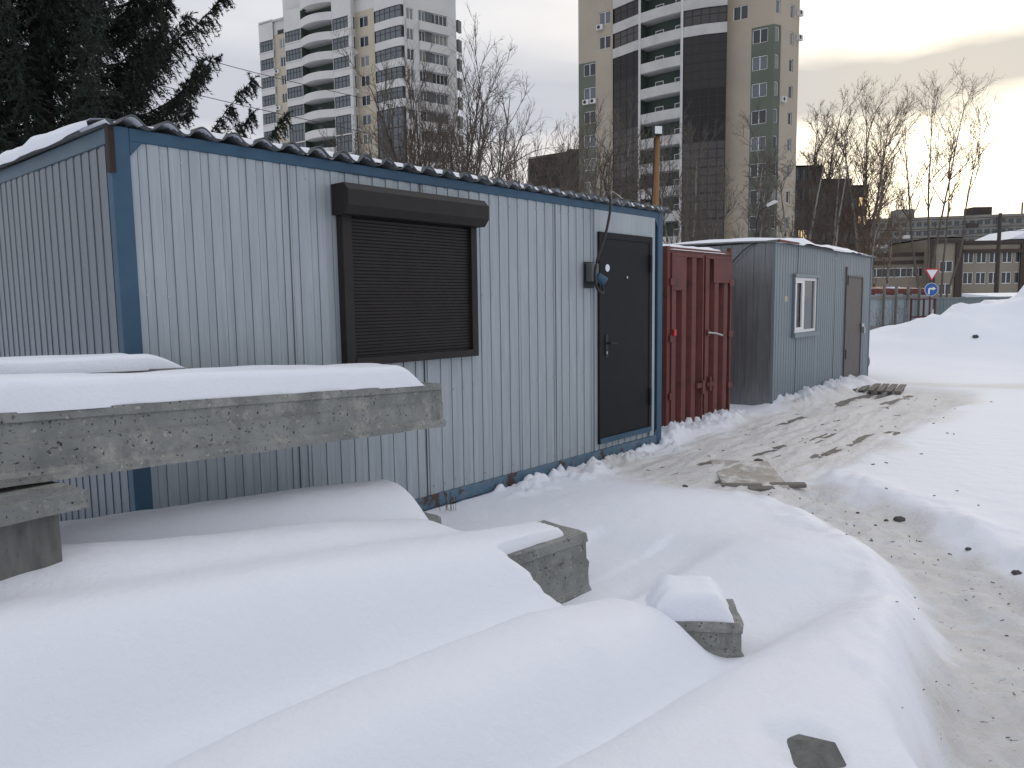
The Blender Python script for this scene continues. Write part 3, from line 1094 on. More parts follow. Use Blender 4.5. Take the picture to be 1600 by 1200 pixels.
cb.tube(smooth_pts(P_), .013, 8)
o = cb.build('power_cable', 'black', None, True)
o.location = (P0[0], P0[1], 0)
o.rotation_euler = (0, 0, RZ1)
tag(o, 'thick black cable hanging from cabin roof edge into socket beside dark door', 'cable')

# ------------------------------------------------------------------ red container
cn = thing('storage_container', 'rusty red corrugated steel container between the two grey cabins', 'container',
           (CNT[0], CNT[1], -.05), RZ1)
CW, CH, CD = 1.71, 2.25, 2.0
MB().box(0, .075, -.005, .09, 0, CH).build('corner_post', 'redcont', cn, bevel=.006)
MB().box(CW - .07, CW, -.005, .09, 0, CH).build('corner_post', 'redcont', cn, bevel=.006)
MB().box(.075, CW - .07, -.003, .09, CH - .09, CH - .005).build('header', 'redcont', cn, bevel=.006)
MB().box(.075, CW - .07, -.003, .09, 0, .09).build('threshold', 'redcont', cn, bevel=.006)


def corr(w, h, pitch, depth, crest=.45, fl=.16):
    m = MB()
    xsrc = []
    x = 0
    while x < w + pitch:
        xsrc += [(x, 0), (x + pitch * crest / 1, 0), (x + pitch * (crest + fl), depth), (x + pitch * (1 - fl), depth)]
        x += pitch
    P = [p for p in xsrc if p[0] < w]
    P.append((w, float(np.interp(w, [q[0] for q in xsrc], [q[1] for q in xsrc]))))
    for (xa, ya), (xb, yb) in zip(P[:-1], P[1:]):
        m.quad((xa, ya, 0), (xb, yb, 0), (xb, yb, h), (xa, ya, h))
    return m


def leaf(x0, w, plate, yaw, lab):
    m = corr(w, CH - .19, .25, .072, .42, .10)
    o = m.build('door', 'redcont', cn)
    s_ = o.modifiers.new('solid', 'SOLIDIFY')
    s_.thickness = .004
    o.location = (x0, -.012, .075)
    o.rotation_euler = (0, 0, yaw)
    MB().box(plate[0], plate[1], -.012, .0, plate[2], plate[3]).build('patch_plate', 'redcont', o, bevel=.003)
    fm = MB()
    fm.box(-.012, .02, -.012, .058, -.02, CH - .15)
    fm.box(w - .02, w + .012, -.012, .058, -.02, CH - .15)
    fm.box(.02, w - .02, -.010, .056, CH - .19, CH - .15)
    fm.build('leaf_frame', 'redcont', o, bevel=.004)
    hb = MB()
    for zz_ in (.36, 1.05, 1.72):
        if lab == 'l':
            hb.box(-.055, .05, -.02, .0, zz_, zz_ + .08)
        else:
            hb.box(w - .05, w + .06, -.02, .0, zz_, zz_ + .08)
    hb.build('hinge_plates', 'redcont', o, bevel=.003)
    hp = MB()
    if lab == 'l':
        hp.box(w - .17, w + .01, -.035, -.005, .44, .50)
        hp.box(w - .05, w + .02, -.045, -.005, .36, .53)
    else:
        hp.box(.03, .17, -.035, -.005, .44, .49)
        hp.box(.08, .12, -.045, -.005, .38, .56)
    hp.build('hasp', 'redcont', o, bevel=.004)
    return o


lf = leaf(.09, .775, (.0, .30, 1.66, 2.06), 0.0, 'l')
lr = leaf(.935, .68, (.20, .66, 1.76, 2.06), -.025, 'r')
MB().box(CW - .06, CW - .01, .0, .05, CH - .004, CH + .05).build('corner_lug', 'redcont', cn, bevel=.004)
MB().box(.08, CW - .08, .085, .089, .09, CH - .1).build('gap_shade_sheet', 'black', cn)  # thin black sheet standing in for the shade behind the door gap
MB().tube([(.03, -.03, 1.13), (.10, -.10, 1.12), (.22, -.13, 1.09)], .013, 8).build('lever', 'steel', lr)
MB().box(.01, .06, -.04, -.01, 1.09, 1.16).build('lock_block', 'redcont', lr)
MB().box(.0, .06, -.04, -.012, 1.12, 1.2).build('red_lock', 'redplastic', lf, bevel=.008)
MB().box(.005, CW - .005, .09, CD, .02, CH - .03).build('body', 'redcont', cn)
xs = np.linspace(.0, CW, 30)
ys = np.linspace(-.02, CD, 24)
X, Y = np.meshgrid(xs, ys)
ed = np.minimum(np.minimum(sstep(0, .2, X - .02), sstep(0, .3, CW - .06 - X)), np.minimum(sstep(-.02, .12, Y), sstep(0, .2, CD - Y)))
Zt = CH - .02 + ed * (.075 + .03 * fbm(X * 2, Y * 2, 3, 3)) - .02 * (1 - ed)
ii = np.arange(X.size).reshape(X.shape)
F = np.stack([ii[:-1, :-1], ii[:-1, 1:], ii[1:, 1:], ii[1:, :-1]], -1).reshape(-1, 4)
obj('roof_snow', np_mesh('roof_snow', np.stack([X, Y, Zt], -1).reshape(-1, 3), F, 'snow', True), cn)

# ------------------------------------------------------------------ second cabin
U2 = (C2B - C2A) / np.linalg.norm(C2B - C2A)
N2 = np.array([U2[1], -U2[0]])
RZ2 = math.atan2(U2[1], U2[0])
LEN2 = float(np.linalg.norm(C2B - C2A))
H2 = 2.46
D2 = 2.4
c2 = thing('site_cabin', 'farther blue grey ribbed metal cabin with white window and snowy red roof edge', 'cabin',
           (C2A[0], C2A[1], -.04), RZ2)


def on2(px, py):
    p = on_plane(px, py, (C2A[0], C2A[1], 0), np.array([N2[0], N2[1], 0]))
    d = p[:2] - C2A
    return float(d @ U2), float(p[2] + .04)


wx0, wz1 = on2(1240, 433)
wx1, wz0 = on2(1272, 517)
dx0, dz1 = on2(1321, 430)
dx1, dz0 = on2(1342, 598)
dz0 = .12
sheets(c2, 0, LEN2, .0, H2 - .04, 1.0, 'cab2', y=.0, seed=5, pitch=.115, depth=.003, slot=.0055, skip=((wx0, wx1, wz0, wz1), (dx0, dx1, dz0, dz1)))
# left end
y_ = D2
k = 0
while y_ > .01:
    w = min(1.0, y_)
    m = profile_sheet(w, .0, H2 - .05, pitch=.165, crest=.09, flank=.008, depth=.006, slot=.01)
    o = m.build('cladding_sheet', 'cab2side', c2)
    o.location = (.004 + .003 * (k % 2), y_, 0)
    o.rotation_euler = (0, 0, -math.pi / 2)
    y_ -= w
    k += 1
MB().box(-.012, .03, -.014, .03, .0, H2 - .03).build('corner_trim', 'cab2', c2)
MB().box(LEN2 - .03, LEN2 + .01, -.012, .03, .0, H2 - .03).build('corner_trim', 'cab2', c2)
MB().box(.02, LEN2, D2 - .03, D2, .0, H2 - .05).build('rear_wall', 'cab2', c2)
MB().box(LEN2 - .02, LEN2, .02, D2 - .03, .0, H2 - .05).build('end_wall', 'cab2', c2)
MB().box(.05, LEN2 - .05, .06, D2 - .05, -.12, .0).build('base_frame', 'rust', c2)
# window
wf = MB()
t_ = .045
wf.box(wx0, wx1, -.02, .05, wz0, wz0 + t_)
wf.box(wx0, wx1, -.02, .05, wz1 - t_, wz1)
wf.box(wx0, wx0 + t_, -.018, .05, wz0 + t_, wz1 - t_)
wf.box(wx1 - t_, wx1, -.018, .05, wz0 + t_, wz1 - t_)
wm = wx0 + (wx1 - wx0) * .40
wf.box(wm - .045, wm + .045, -.02, .05, wz0 + t_, wz1 - t_)
wn_ = wf.build('window', 'white', c2, bevel=.004)
MB().box(wx0 + t_, wm - .045, .01, .014, wz0 + t_, wz1 - t_).build('pane', 'glass', wn_)
MB().box(wm + .045, wx1 - t_, .01, .014, wz0 + t_, wz1 - t_).build('pane', 'glass', wn_)
sash = MB()
for (a, b) in ((wx0 + t_, wm - .045),):
    sash.box(a, b, -.026, .0, wz0 + t_, wz0 + t_ + .04)
    sash.box(a, b, -.026, .0, wz1 - t_ - .04, wz1 - t_)
    sash.box(a, a + .04, -.025, .0, wz0 + t_ + .04, wz1 - t_ - .04)
    sash.box(b - .03, b, -.025, .0, wz0 + t_ + .04, wz1 - t_ - .04)
sash.build('sash', 'white', wn_)
tr = MB()
tr.box(wx0 - .03, wx1 + .10, -.05, .0, wz1 + .002, wz1 + .05)
tr.box(wx1 + .002, wx1 + .085, -.035, .0, wz0 - .04, wz1)
tr.box(wx0 - .03, wx1 + .085, -.055, .0, wz0 - .07, wz0 - .002)
tr.box(wx0 - .025, wx0 - .002, -.035, .0, wz0 - .002, wz1)
tr.build('trim', 'cab2', wn_)
# white paper seen through the window
MB().box(wx0 + .1, wx1 - .06, .05, .055, wz0 + .40, wz0 + .52).build('paper_strip', 'white', wn_)
MB().box(wx0 - .02, wx1 + .02, .06, .07, wz0 - .02, wz1 + .02).build('dark_backing', 'frame_dark', wn_)
# door
d2 = MB().box(dx0 + .045, dx1 - .04, -.005, .03, dz0 + .03, dz1 - .03).build('door', 'wooddoor', c2, bevel=.005)
fm = MB()
fm.box(dx0, dx0 + .045, -.03, .04, dz0, dz1 + .15)
fm.box(dx1 - .04, dx1, -.02, .04, dz0, dz1)
fm.box(dx0 + .045, dx1 - .04, -.022, .04, dz1 - .03, dz1)
fm.box(dx0 + .045, dx1 - .04, -.03, .04, dz0 - .1, dz0 + .03)
fm.build('door_frame', 'wooddoor', d2, bevel=.003)
hm = MB()
hm.box(dx1 - .10, dx1 + .05, -.05, -.02, 1.06, 1.12)
hm.box(dx1 - .03, dx1 + .03, -.075, -.03, .94, 1.06)
hm.build('padlock', 'steel', d2, bevel=.004)
hm = MB()
hm.tube([(dx0 + .05, -.03, .5), (dx0 + .05, -.03, .68)], .016, 8)
hm.tube([(dx0 + .05, -.03, 1.85), (dx0 + .05, -.03, 2.02)], .016, 8)
hm.build('hinges', 'black', d2)
MB().box(dx0 + .06, dx0 + .15, -.015, -.006, dz1 - .16, dz1 - .06).build('sticker', 'sticker', d2)
MB().box(*(lambda q: (q[0] - .06, q[0] + .06))(on2(1228, 467)), -.004, .006, on2(1228, 467)[1] - .04, on2(1228, 467)[1] + .04).build('faded_sticker', 't_beige', c2)
# roof: thin corrugated red sheet, snow above
xs = np.linspace(-.05, LEN2 + .06, 360)
V = []
for yy, dz in ((-.07, 0), (.5, .02), (D2 + .08, .05)):
    for a in xs:
        V.append((a, yy, H2 - .035 + dz + .012 * math.cos(a / .09 * 2 * math.pi)))
n_ = len(xs)
F = [(rr * n_ + i, rr * n_ + i + 1, (rr + 1) * n_ + i + 1, (rr + 1) * n_ + i) for rr in range(2) for i in range(n_ - 1)]
o = obj('roof_sheet', np_mesh('roof_sheet', V, F, 'roofsheet', True), c2)
s_ = o.modifiers.new('solid', 'SOLIDIFY')
s_.thickness = .006
s_.offset = -1
MB().box(-.055, .8, -.082, -.068, H2 - .05, H2 - .015).build('red_edge_strip', 'redroof', c2)
ys = np.linspace(-.09, D2 + .06, 26)
xs = np.linspace(-.03, LEN2 + .04, 160)
X, Y = np.meshgrid(xs, ys)
lim = .02 + .10 * fbm(X * 1.1, X * 0 + 2, 8, 3)
ed = sstep(-.08, .10, Y - lim + .06) * sstep(.0, .6, X - .15 * (1 - sstep(0, .5, Y))) * sstep(0, .2, LEN2 + .02 - X) * sstep(0, .15, D2 - Y)
thick = (.05 + .09 * np.maximum(fbm(X * .9, Y * .9, 17, 3) + .25, 0)) * (1 - .55 * sstep(3.4, 4.6, X))
Zt = H2 - .03 + .02 * Y + ed * thick - .02 * (1 - sstep(.02, .1, ed))
ii = np.arange(X.size).reshape(X.shape)
F = np.stack([ii[:-1, :-1], ii[:-1, 1:], ii[1:, 1:], ii[1:, :-1]], -1).reshape(-1, 4)
obj('roof_snow', np_mesh('roof_snow', np.stack([X, Y, Zt], -1).reshape(-1, 3), F, 'snow', True), c2)
# thin cable dropping down its end wall
w_ = [(.2, .0, 2.46), (-.05, .35, 2.38), (-.03, .75, 2.0), (-.03, .95, 1.72), (-.03, 1.3, 1.5)]
o = MB().tube(smooth_pts(w_), .008, 6).build('thin_cable', 'black', None, True)
o.location = (C2A[0], C2A[1], -.04)
o.rotation_euler = (0, 0, RZ2)
tag(o, 'thin black wire drooping down the end wall of the farther cabin', 'wire')

# lamp mast standing on the second cabin's roof
p = C2A + U2 * 1.25 - N2 * .75
lm = thing('roof_lamp', 'small swan neck lamp on black mast above farther cabin roof', 'lamp', (p[0], p[1], 2.42), 0)
MB().tube(smooth_pts([(0, 0, 0), (.0, 0, .35), (.04, 0, .52), (.11, 0, .60), (.19, 0, .64)]), .014, 8).build('mast', 'black', lm, True)
MB().box(-.05, .05, -.04, .04, 0, .12).build('mast_base', 'black', lm, bevel=.005)
hd = MB()
hd.prism([(.15, .615), (.32, .685), (.33, .705), (.27, .725), (.17, .675)], 'y', -.045, .045)
hd.build('lamp_head', 'ac', lm, bevel=.01)

# ------------------------------------------------------------------ timber pole with floodlight
pt = atd(1027, 205, 11.5)
pb = atd(1018, 470, 11.5)
pl = thing('timber_pole', 'leaning orange brown timber pole behind the near cabin corner', 'pole', (pb[0], pb[1], -.1), 0)
dx_ = pt[0] - pb[0]
kz = (pt[2] + .1) / (pt[2] - pb[2])
MB().tube([(dx_ * (1 - kz), 0, 0), (dx_ * .5, 0, pt[2] * .5), (dx_, 0, pt[2] + .05)], [.062, .056, .045], 9).build('shaft', 'pole', pl, True)
cbp = MB().tube([(dx_ - .05, -.05, pt[2]), (dx_ - .06, -.055, pt[2] - .4), (dx_ - .085, -.06, pt[2] - .9), (dx_ - .10, -.06, pt[2] - 1.6)], .012, 6)
cbp.build('lamp_cable', 'black', pl, True)
fl = thing('floodlight', 'small square black floodlight on top of leaning timber pole', 'floodlight', tuple(pt + np.array([-.005, -.07, .0])), math.radians(12))
MB().box(-.075, .075, -.02, .03, -.075, .075).build('housing', 'black', fl, bevel=.006)
MB().box(-.055, .055, -.026, -.018, -.055, .052).build('lens', 'lamp_glass', fl)
MB().box(-.03, .03, .03, .07, -.05, .02).build('bracket', 'black', fl)


# ------------------------------------------------------------------ concrete beams
def beam_profile(h, w):
    """half section of near face, mirrored: list of (y outward negative, z)"""
    a = [(-w / 2, h), (-w / 2 - .004, h * .86), (-w / 2 + .008, h * .83), (-w / 2 + .008, h * .58), (-w / 2 - .012, h * .54),
         (-w / 2 - .014, h * .18), (-w / 2 - .04, h * .11), (-w / 2 - .038, 0)]
    return a + [(-p[0], p[1]) for p in a[::-1]]


def rough_prism(name, poly, l, matn, parent, seed, amp=.004, nseg=None):
    """prism along +x, subdivided lengthwise, edges chipped a little"""
    nseg = nseg or max(4, int(l / .05))
    rr = np.random.RandomState(seed)
    # densify polygon
    P = []
    for i in range(len(poly)):
        a = np.array(poly[i])
        b = np.array(poly[(i + 1) % len(poly)])
        n = max(1, int(np.linalg.norm(b - a) / .06))
        for j in range(n):
            P.append(a + (b - a) * j / n)
    P = np.array(P)
    n = len(P)
    cen = P.mean(0)
    V = []
    for k in range(nseg + 1):
        x = l * k / nseg
        off = amp * (fbm(np.arange(n) * .7 + seed, np.full(n, x * 9), seed, 3))
        d = (P - cen) / (np.linalg.norm(P - cen, axis=1)[:, None] + 1e-6)
        Q = P + d * off[:, None]
        ex = 0 if k not in (0, nseg) else 1
        for q in Q:
            V.append((x + (rr.uniform(-.006, .006) if ex else 0), q[0], q[1]))
    F = []
    for k in range(nseg):
        for j in range(n):
            j2 = (j + 1) % n
            F.append((k * n + j, k * n + j2, (k + 1) * n + j2, (k + 1) * n + j))
    mb = MB()
    mb.v = [tuple(v) for v in V]
    mb.f = F + [tuple(range(n))[::-1], tuple(nseg * n + j for j in range(n))]
    mb.m = [0] * len(mb.f)
    return mb.build(name, matn, parent)


def snow_cap(parent, l0, l1, w, z, h, seed, x_round=.10, y_shift=0.0, rag=.02, both=False, ex=9, lump=.0):
    """rounded snow loaf lying on a beam from l0 to l1"""
    nl, nw = max(12, int((l1 - l0) / .025)), 30
    V = []
    for i in range(nl + 1):
        x = l0 + (l1 - l0) * i / nl
        e = float(sstep(l1, l1 - x_round, x)) ** .55 if x > l1 - x_round else 1.0
        if both and x < l0 + x_round:
            e = float(sstep(l0, l0 + x_round, x)) ** .55
        for j in range(nw + 1):
            a = -1 + 2 * j / nw
            s = math.copysign(abs(a) ** .8, a)
            hh = (1 - abs(a) ** ex) ** .5 * (1 + lump * float(fbm(x * 16, a * 3, seed + 5, 3)))
            hh = hh * h * (1 + .22 * float(fbm(x * 1.6, a * 1.2 + seed, seed, 3)))
            yy = s * (w / 2) * (1 + .10 * hh / h) + rag * float(fbm(x * 4, seed + (1 if a > 0 else 0), seed + 3, 3)) + y_shift
            V.append((x + .012 * float(vnoise(a * 3 + seed, x * 4, seed)), yy, z + hh * e - .006))
    F = []
    m = nw + 1
    for i in range(nl):
        for j in range(nw):
            F.append((i * m + j, i * m + j + 1, (i + 1) * m + j + 1, (i + 1) * m + j))
    return obj('snow_cap', np_mesh('snow_cap', V, F, 'snow', True), parent)


AZB = math.radians(35.2)
BDIR = np.array([math.sin(AZB), math.cos(AZB)])
BN = np.array([BDIR[1], -BDIR[0]])          # near side


def beam(label, endp, az, length, tilt, h, w, seed, matn='concrete', cap=None, capl=None, group=None):
    """endp: world point of the far end, near-side bottom edge"""
    rz = math.pi / 2 - az
    d = np.array([math.sin(az), math.cos(az)])
    nn = np.array([d[1], -d[0]])
    st = np.array(endp[:2]) - d * length - nn * (w / 2)
    th = thing('concrete_beam', label, 'concrete beam', (st[0], st[1], endp[2] + math.sin(tilt) * length), rz, group)
    th.rotation_euler = (0, tilt, rz)
    rough_prism('body', beam_profile(h, w), length, matn, th, seed)
    if cap:
        snow_cap(th, 0.0, capl or length - .1, w * 1.0, h, cap, seed + 11, x_round=.22)
    return th


GRP = 'snow covered concrete beams in the foreground'
e = atd(690, 665, 4.75)
beam('long weathered concrete beam on top of the pile, snow along its top', e, AZB, 4.2, math.radians(2.9), .27, .36, 3,
     cap=.125, capl=4.2 - .17, group=GRP)
e = atd(297, 574, 3.85)
beam('concrete beam nearest the cabin wall, only its snow cap showing', (e[0], e[1], e[2] - .27), AZB, 3.4, math.radians(2.2), .27, .30, 5,
     cap=.075, capl=3.38, group=GRP)

# flanged beam under the top one
e = atd(137, 766, 2.72)
tb = thing('concrete_beam', 'flanged concrete beam end sticking out at left below the top beam', 'concrete beam',
           (0, 0, 0), math.pi / 2 - AZB, GRP)
st = np.array(e[:2]) - BDIR * 2.6 - BN * .2
tb.location = (st[0], st[1], .50)
ft = e[2] - .50
rough_prism('flange', [(-.2, ft), (.2, ft), (.2, ft - .075), (-.2, ft - .065)], 2.6, 'concrete', tb, 8, .006)
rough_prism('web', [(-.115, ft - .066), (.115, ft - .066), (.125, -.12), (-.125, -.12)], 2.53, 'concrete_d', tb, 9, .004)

# beams lying on the ground under the snow
def ground_beam(label, off, tend, length, h, w, seed, z0, matn='concrete', sl=0.0):
    p = to_world(tend, off + w / 2)
    return beam(label, (p[0], p[1], z0), math.pi / 2 - RZ1 + math.atan(sl), length, 0.0, h, w, seed, matn, group=GRP)


ground_beam('buried concrete beam beside the cabin, tip showing by dry weeds', .58, 1.585, 4.0, .36, .30, 21, -.16, sl=.05)
ground_beam('concrete beam with stepped grey end poking from snow in the middle', 1.62, 1.70, 4.0, .36, .34, 23, -.085, sl=.09)
hb_ = thing('concrete_beam', 'chipped concrete corner poking out of the nearest snow ridge at bottom', 'concrete beam', (0, 0, 0), RZ1 - .35, GRP)
hp_ = to_world(HOLE[0] - .07, HOLE[1] + .03)
hb_.location = (hp_[0], hp_[1], gz(*to_world(HOLE[0], HOLE[1])) - .155)
hb_.rotation_euler = (math.radians(-14), math.radians(-16), RZ1 - .30)
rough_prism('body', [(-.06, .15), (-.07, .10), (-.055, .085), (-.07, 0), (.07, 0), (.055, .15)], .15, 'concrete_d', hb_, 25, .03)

# small stub with its own block of snow
e = atd(1167, 1022, 2.95)
azs = math.radians(97)
sbm = thing('concrete_beam', 'small concrete stub with a thick block of snow on top', 'concrete beam', (0, 0, 0), math.pi / 2 - azs, GRP)
dS = np.array([math.sin(azs), math.cos(azs)])
st = np.array(e[:2]) - dS * .36
sbm.location = (st[0] + .0, st[1] + .14, e[2] - .16)
rough_prism('body', beam_profile(.16 + .125, .26), .36, 'concrete', sbm, 31)
V = []
nl, nw = 26, 14
hh0 = .16 + .125
snow_cap(sbm, -.02, .335, .25, hh0 - .004, .125, 44, x_round=.09, both=True, ex=7, lump=.05)


# small dry weeds beside the cabin
wr = random.Random(3)
wd = MB()
for i in range(9):
    a = wr.uniform(0, 6.28)
    h = wr.uniform(.05, .11)
    x0_, y0_ = wr.uniform(-.06, .06), wr.uniform(-.03, .03)
    x1_, y1_ = x0_ + .03 * math.cos(a), y0_ + .03 * math.sin(a)
    wd.tube([(x0_, y0_, -.04), (x1_, y1_, h)], .0018, 4)
    wd.tube([(x1_, y1_, h - .01), (x1_ + .004, y1_, h + .012)], .005, 5)
p = atz(700, 800, .0)
o = wd.build('dry_weed', 'weed', None)
o.location = (p[0], p[1], gz(p[0], p[1]) + .03)
tag(o, 'tuft of dry brown stalks in snow by the cabin bottom rail', 'weed')

# stones on the snow
STN = [(1405, 817, .05, 'largest dark stone lying on snow right of the path'),
       (1385, 818, .022, 'small dark stone just left of the largest stone'),
       (1368, 822, .016, 'tiny dark clod left of the stones by the path'),
       (1515, 830, .026, 'flat dark stone alone on snow right of the path'),
       (1590, 884, .035, 'dark clod at the right edge of the photo beside path'),
       (1340, 803, .018, 'small dark clod at the path edge above the stones'),
       (1185, 722, .05, 'dark frozen clod on the walkway boards'),
       (1070, 762, .03, 'dark clod on snow left of the loose board'),
       (1525, 507, .10, 'dark clod stuck in the big snow heap')]
for i, (px, py, s, lab) in enumerate(STN):
    if i == 8:
        p = atd(px, py, 19.5)
        z = gz(p[0], p[1])
    else:
        p = atz(px, py, -.06)
        z = gz(p[0], p[1])
        p = atz(px, py, z)
        z = gz(p[0], p[1])
    s *= .75
    rr = np.random.RandomState(i)
    mb = MB()
    nu, nv = 9, 6
    for a in range(nv + 1):
        for b in range(nu):
            th = math.pi * a / nv
            ph = 2 * math.pi * b / nu
            q = s * rr.uniform(.75, 1.15)
            mb.v.append((q * math.sin(th) * math.cos(ph) * 1.2, q * math.sin(th) * math.sin(ph) * .9, q * .62 * math.cos(th)))
    for a in range(nv):
        for b in range(nu):
            b2 = (b + 1) % nu
            mb.f.append((a * nu + b, (a + 1) * nu + b, (a + 1) * nu + b2, a * nu + b2))
            mb.m.append(0)
    o = mb.build('stone', 'stone', None, True)
    o.location = (p[0], p[1], z + s * .25)
    tag(o, lab, 'stone', 'stones and clods on the snow')

# crumbs of bark and soil blown over the snow
rd = np.random.RandomState(12)
db = MB()
for _ in range(150):
    u_ = rd.rand()
    if u_ < .55:
        k_ = rd.randint(len(PATH) - 1)
        f_ = rd.rand()
        q_ = PATH[k_] * (1 - f_) + PATH[k_ + 1] * f_ + rd.normal(0, .2, 2)
    elif u_ < .85:
        q_ = BOARD0 + BD * rd.uniform(-1, 7) + ND * rd.normal(0, .7)
    else:
        q_ = np.array([rd.uniform(1.5, 6), rd.uniform(4.5, 9)])
    tt_, oo_ = to_row(q_[0], q_[1])
    if oo_ < .1:
        continue
    z_ = gz(q_[0], q_[1])
    a_ = rd.uniform(0, 6.28)
    l_ = rd.uniform(.003, .009) * min(2.2, np.hypot(*q_) / 4)
    d_ = np.array([math.cos(a_), math.sin(a_), rd.uniform(-.1, .3)]) * l_
    db.tube([np.array([q_[0], q_[1], z_ + .003]) - d_, np.array([q_[0], q_[1], z_ + .004]) + d_], [rd.uniform(.0015, .003) * min(2.0, np.hypot(*q_) / 4)] * 2, 5)
tag(db.build('debris', 'stone', None), 'dark crumbs of bark and soil scattered over path and snow', 'debris', None, 'stuff')

# pallet and tyre by the second cabin door
p = atz(1372, 609, -.03)
pal = thing('wooden_pallet', 'grey wooden pallet lying as doorstep before farther cabin door', 'pallet',
            (p[0], p[1], gz(p[0], p[1]) - .065), RZ2 + .12)
for i in range(6):
    MB().box(-.6, .6, -.40 + i * .137, -.40 + i * .137 + .105, .105, .128).build('slat', 'wood', pal)
for yy in (-.4, -.05, .3):
    MB().box(-.6, .6, yy, yy + .09, .0, .022).build('runner', 'wood', pal)
    for xx in (-.6, -.07, .46):
        MB().box(xx, xx + .14, yy, yy + .095, .022, .104).build('block', 'wood', pal)
p = C2A + U2 * (LEN2 + .14) - N2 * .30
ty = thing('tyre', 'black tyre leaning upright at the far end of farther cabin', 'tyre', (p[0], p[1], -.02), RZ2)
V = []
F = []
R_, r_, n1, n2 = .235, .085, 40, 14
for i in range(n1):
    a = 2 * math.pi * i / n1
    for j in range(n2):
        b = 2 * math.pi * j / n2
        rad = R_ + r_ * math.copysign(abs(math.cos(b)) ** .6, math.cos(b)) * (.72 if math.cos(b) > 0 else 1)
        V.append((r_ * .95 * math.copysign(abs(math.sin(b)) ** .7, math.sin(b)), rad * math.cos(a), R_ + .07 + rad * math.sin(a)))
for i in range(n1):
    for j in range(n2):
        F.append((i * n2 + j, ((i + 1) % n1) * n2 + j, ((i + 1) % n1) * n2 + (j + 1) % n2, i * n2 + (j + 1) % n2))
obj('tread_ring', np_mesh('tread_ring', V, F, 'rubber', True), ty)


# ------------------------------------------------------------------ buildings
def facade(mb, P, Q, z0, z1, opens, depth=.25, mfun=None, mrev=0):
    """wall from P to Q (left to right seen from outside), with rectangular openings (s0,s1,za,zb)"""
    P = np.array(P[:2], float)
    Q = np.array(Q[:2], float)
    Lw = float(np.linalg.norm(Q - P))
    d = (Q - P) / Lw
    n = np.array([d[1], -d[0]])
    ss = sorted({0.0, Lw} | {round(s, 4) for o in opens for s in o[:2]})
    zs = sorted({z0, z1} | {round(z, 4) for o in opens for z in o[2:4]} | (set(mfun[1]) if mfun else set()))
    zs = [z for z in zs if z0 <= z <= z1]
    def pt(s, z, dep=0.0):
        q = P + d * s - n * dep
        return (q[0], q[1], z)
    for a, b in zip(ss[:-1], ss[1:]):
        for c, e in zip(zs[:-1], zs[1:]):
            sm, zm = (a + b) / 2, (c + e) / 2
            if any(o[0] < sm < o[1] and o[2] < zm < o[3] for o in opens):
                continue
            mb.quad(pt(a, c), pt(b, c), pt(b, e), pt(a, e), mfun[0](sm, zm) if mfun else 0)
    for (a, b, c, e) in [o[:4] for o in opens]:
        mi = mfun[0]((a + b) / 2, c - .01) if mfun else mrev
        mb.quad(pt(a, c), pt(a, c, depth), pt(a, e, depth), pt(a, e), mi)
        mb.quad(pt(b, c, depth), pt(b, c), pt(b, e), pt(b, e, depth), mi)
        mb.quad(pt(a, c, depth), pt(a, c), pt(b, c), pt(b, c, depth), mi)
        mb.quad(pt(a, e), pt(a, e, depth), pt(b, e, depth), pt(b, e), mi)


_wcache = {}
WR = random.Random(17)
MT['curtained'] = mat('curtained_glass', (0.22, 0.215, 0.20), 0.2, spec=0.6)


def window(parent, P, Q, o, depth=.16, frame='white', pane='glass_mid', div=2, pname='window', sub=True, t=.07):
    P = np.array(P[:2], float)
    Q = np.array(Q[:2], float)
    d = (Q - P) / np.linalg.norm(Q - P)
    n = np.array([d[1], -d[0]])
    if pane == 'glass_mid':
        pane = WR.choice(['glass_mid', 'glass_mid', 'glass', 'glass', 'curtained'])
    w, h = o[1] - o[0], o[3] - o[2]
    key = (round(w, 2), round(h, 2), frame, pane, div, t)
    if key not in _wcache:
        m = MB()
        m.box(0, w, -.03, .04, 0, t)
        m.box(0, w, -.03, .04, h - t, h)
        m.box(0, t, -.028, .04, t, h - t)
        m.box(w - t, w, -.028, .04, t, h - t)
        for k in range(1, div):
            m.box(w * k / div - t / 2, w * k / div + t / 2, -.027, .04, t, h - t)
        g = MB()
        g.box(t * .5, w - t * .5, .0, .012, t * .5, h - t * .5)
        _wcache[key] = (m.mesh('window', frame), g.mesh('pane', pane))
    fm_, gm = _wcache[key]
    q = P + d * o[0] - n * depth
    rz = math.atan2(d[1], d[0])
    f = obj(pname, fm_, parent, (q[0], q[1], o[2]), (0, 0, rz))
    if sub:
        obj('pane', gm, f)
    return f


def offset_poly(pts, dist):
    pts = [np.array(p[:2], float) for p in pts]
    res = []
    for i, p in enumerate(pts):
        a = pts[max(i - 1, 0)]
        b = pts[min(i + 1, len(pts) - 1)]
        d = (b - a) / np.linalg.norm(b - a)
        res.append(p + np.array([d[1], -d[0]]) * dist)
    return res


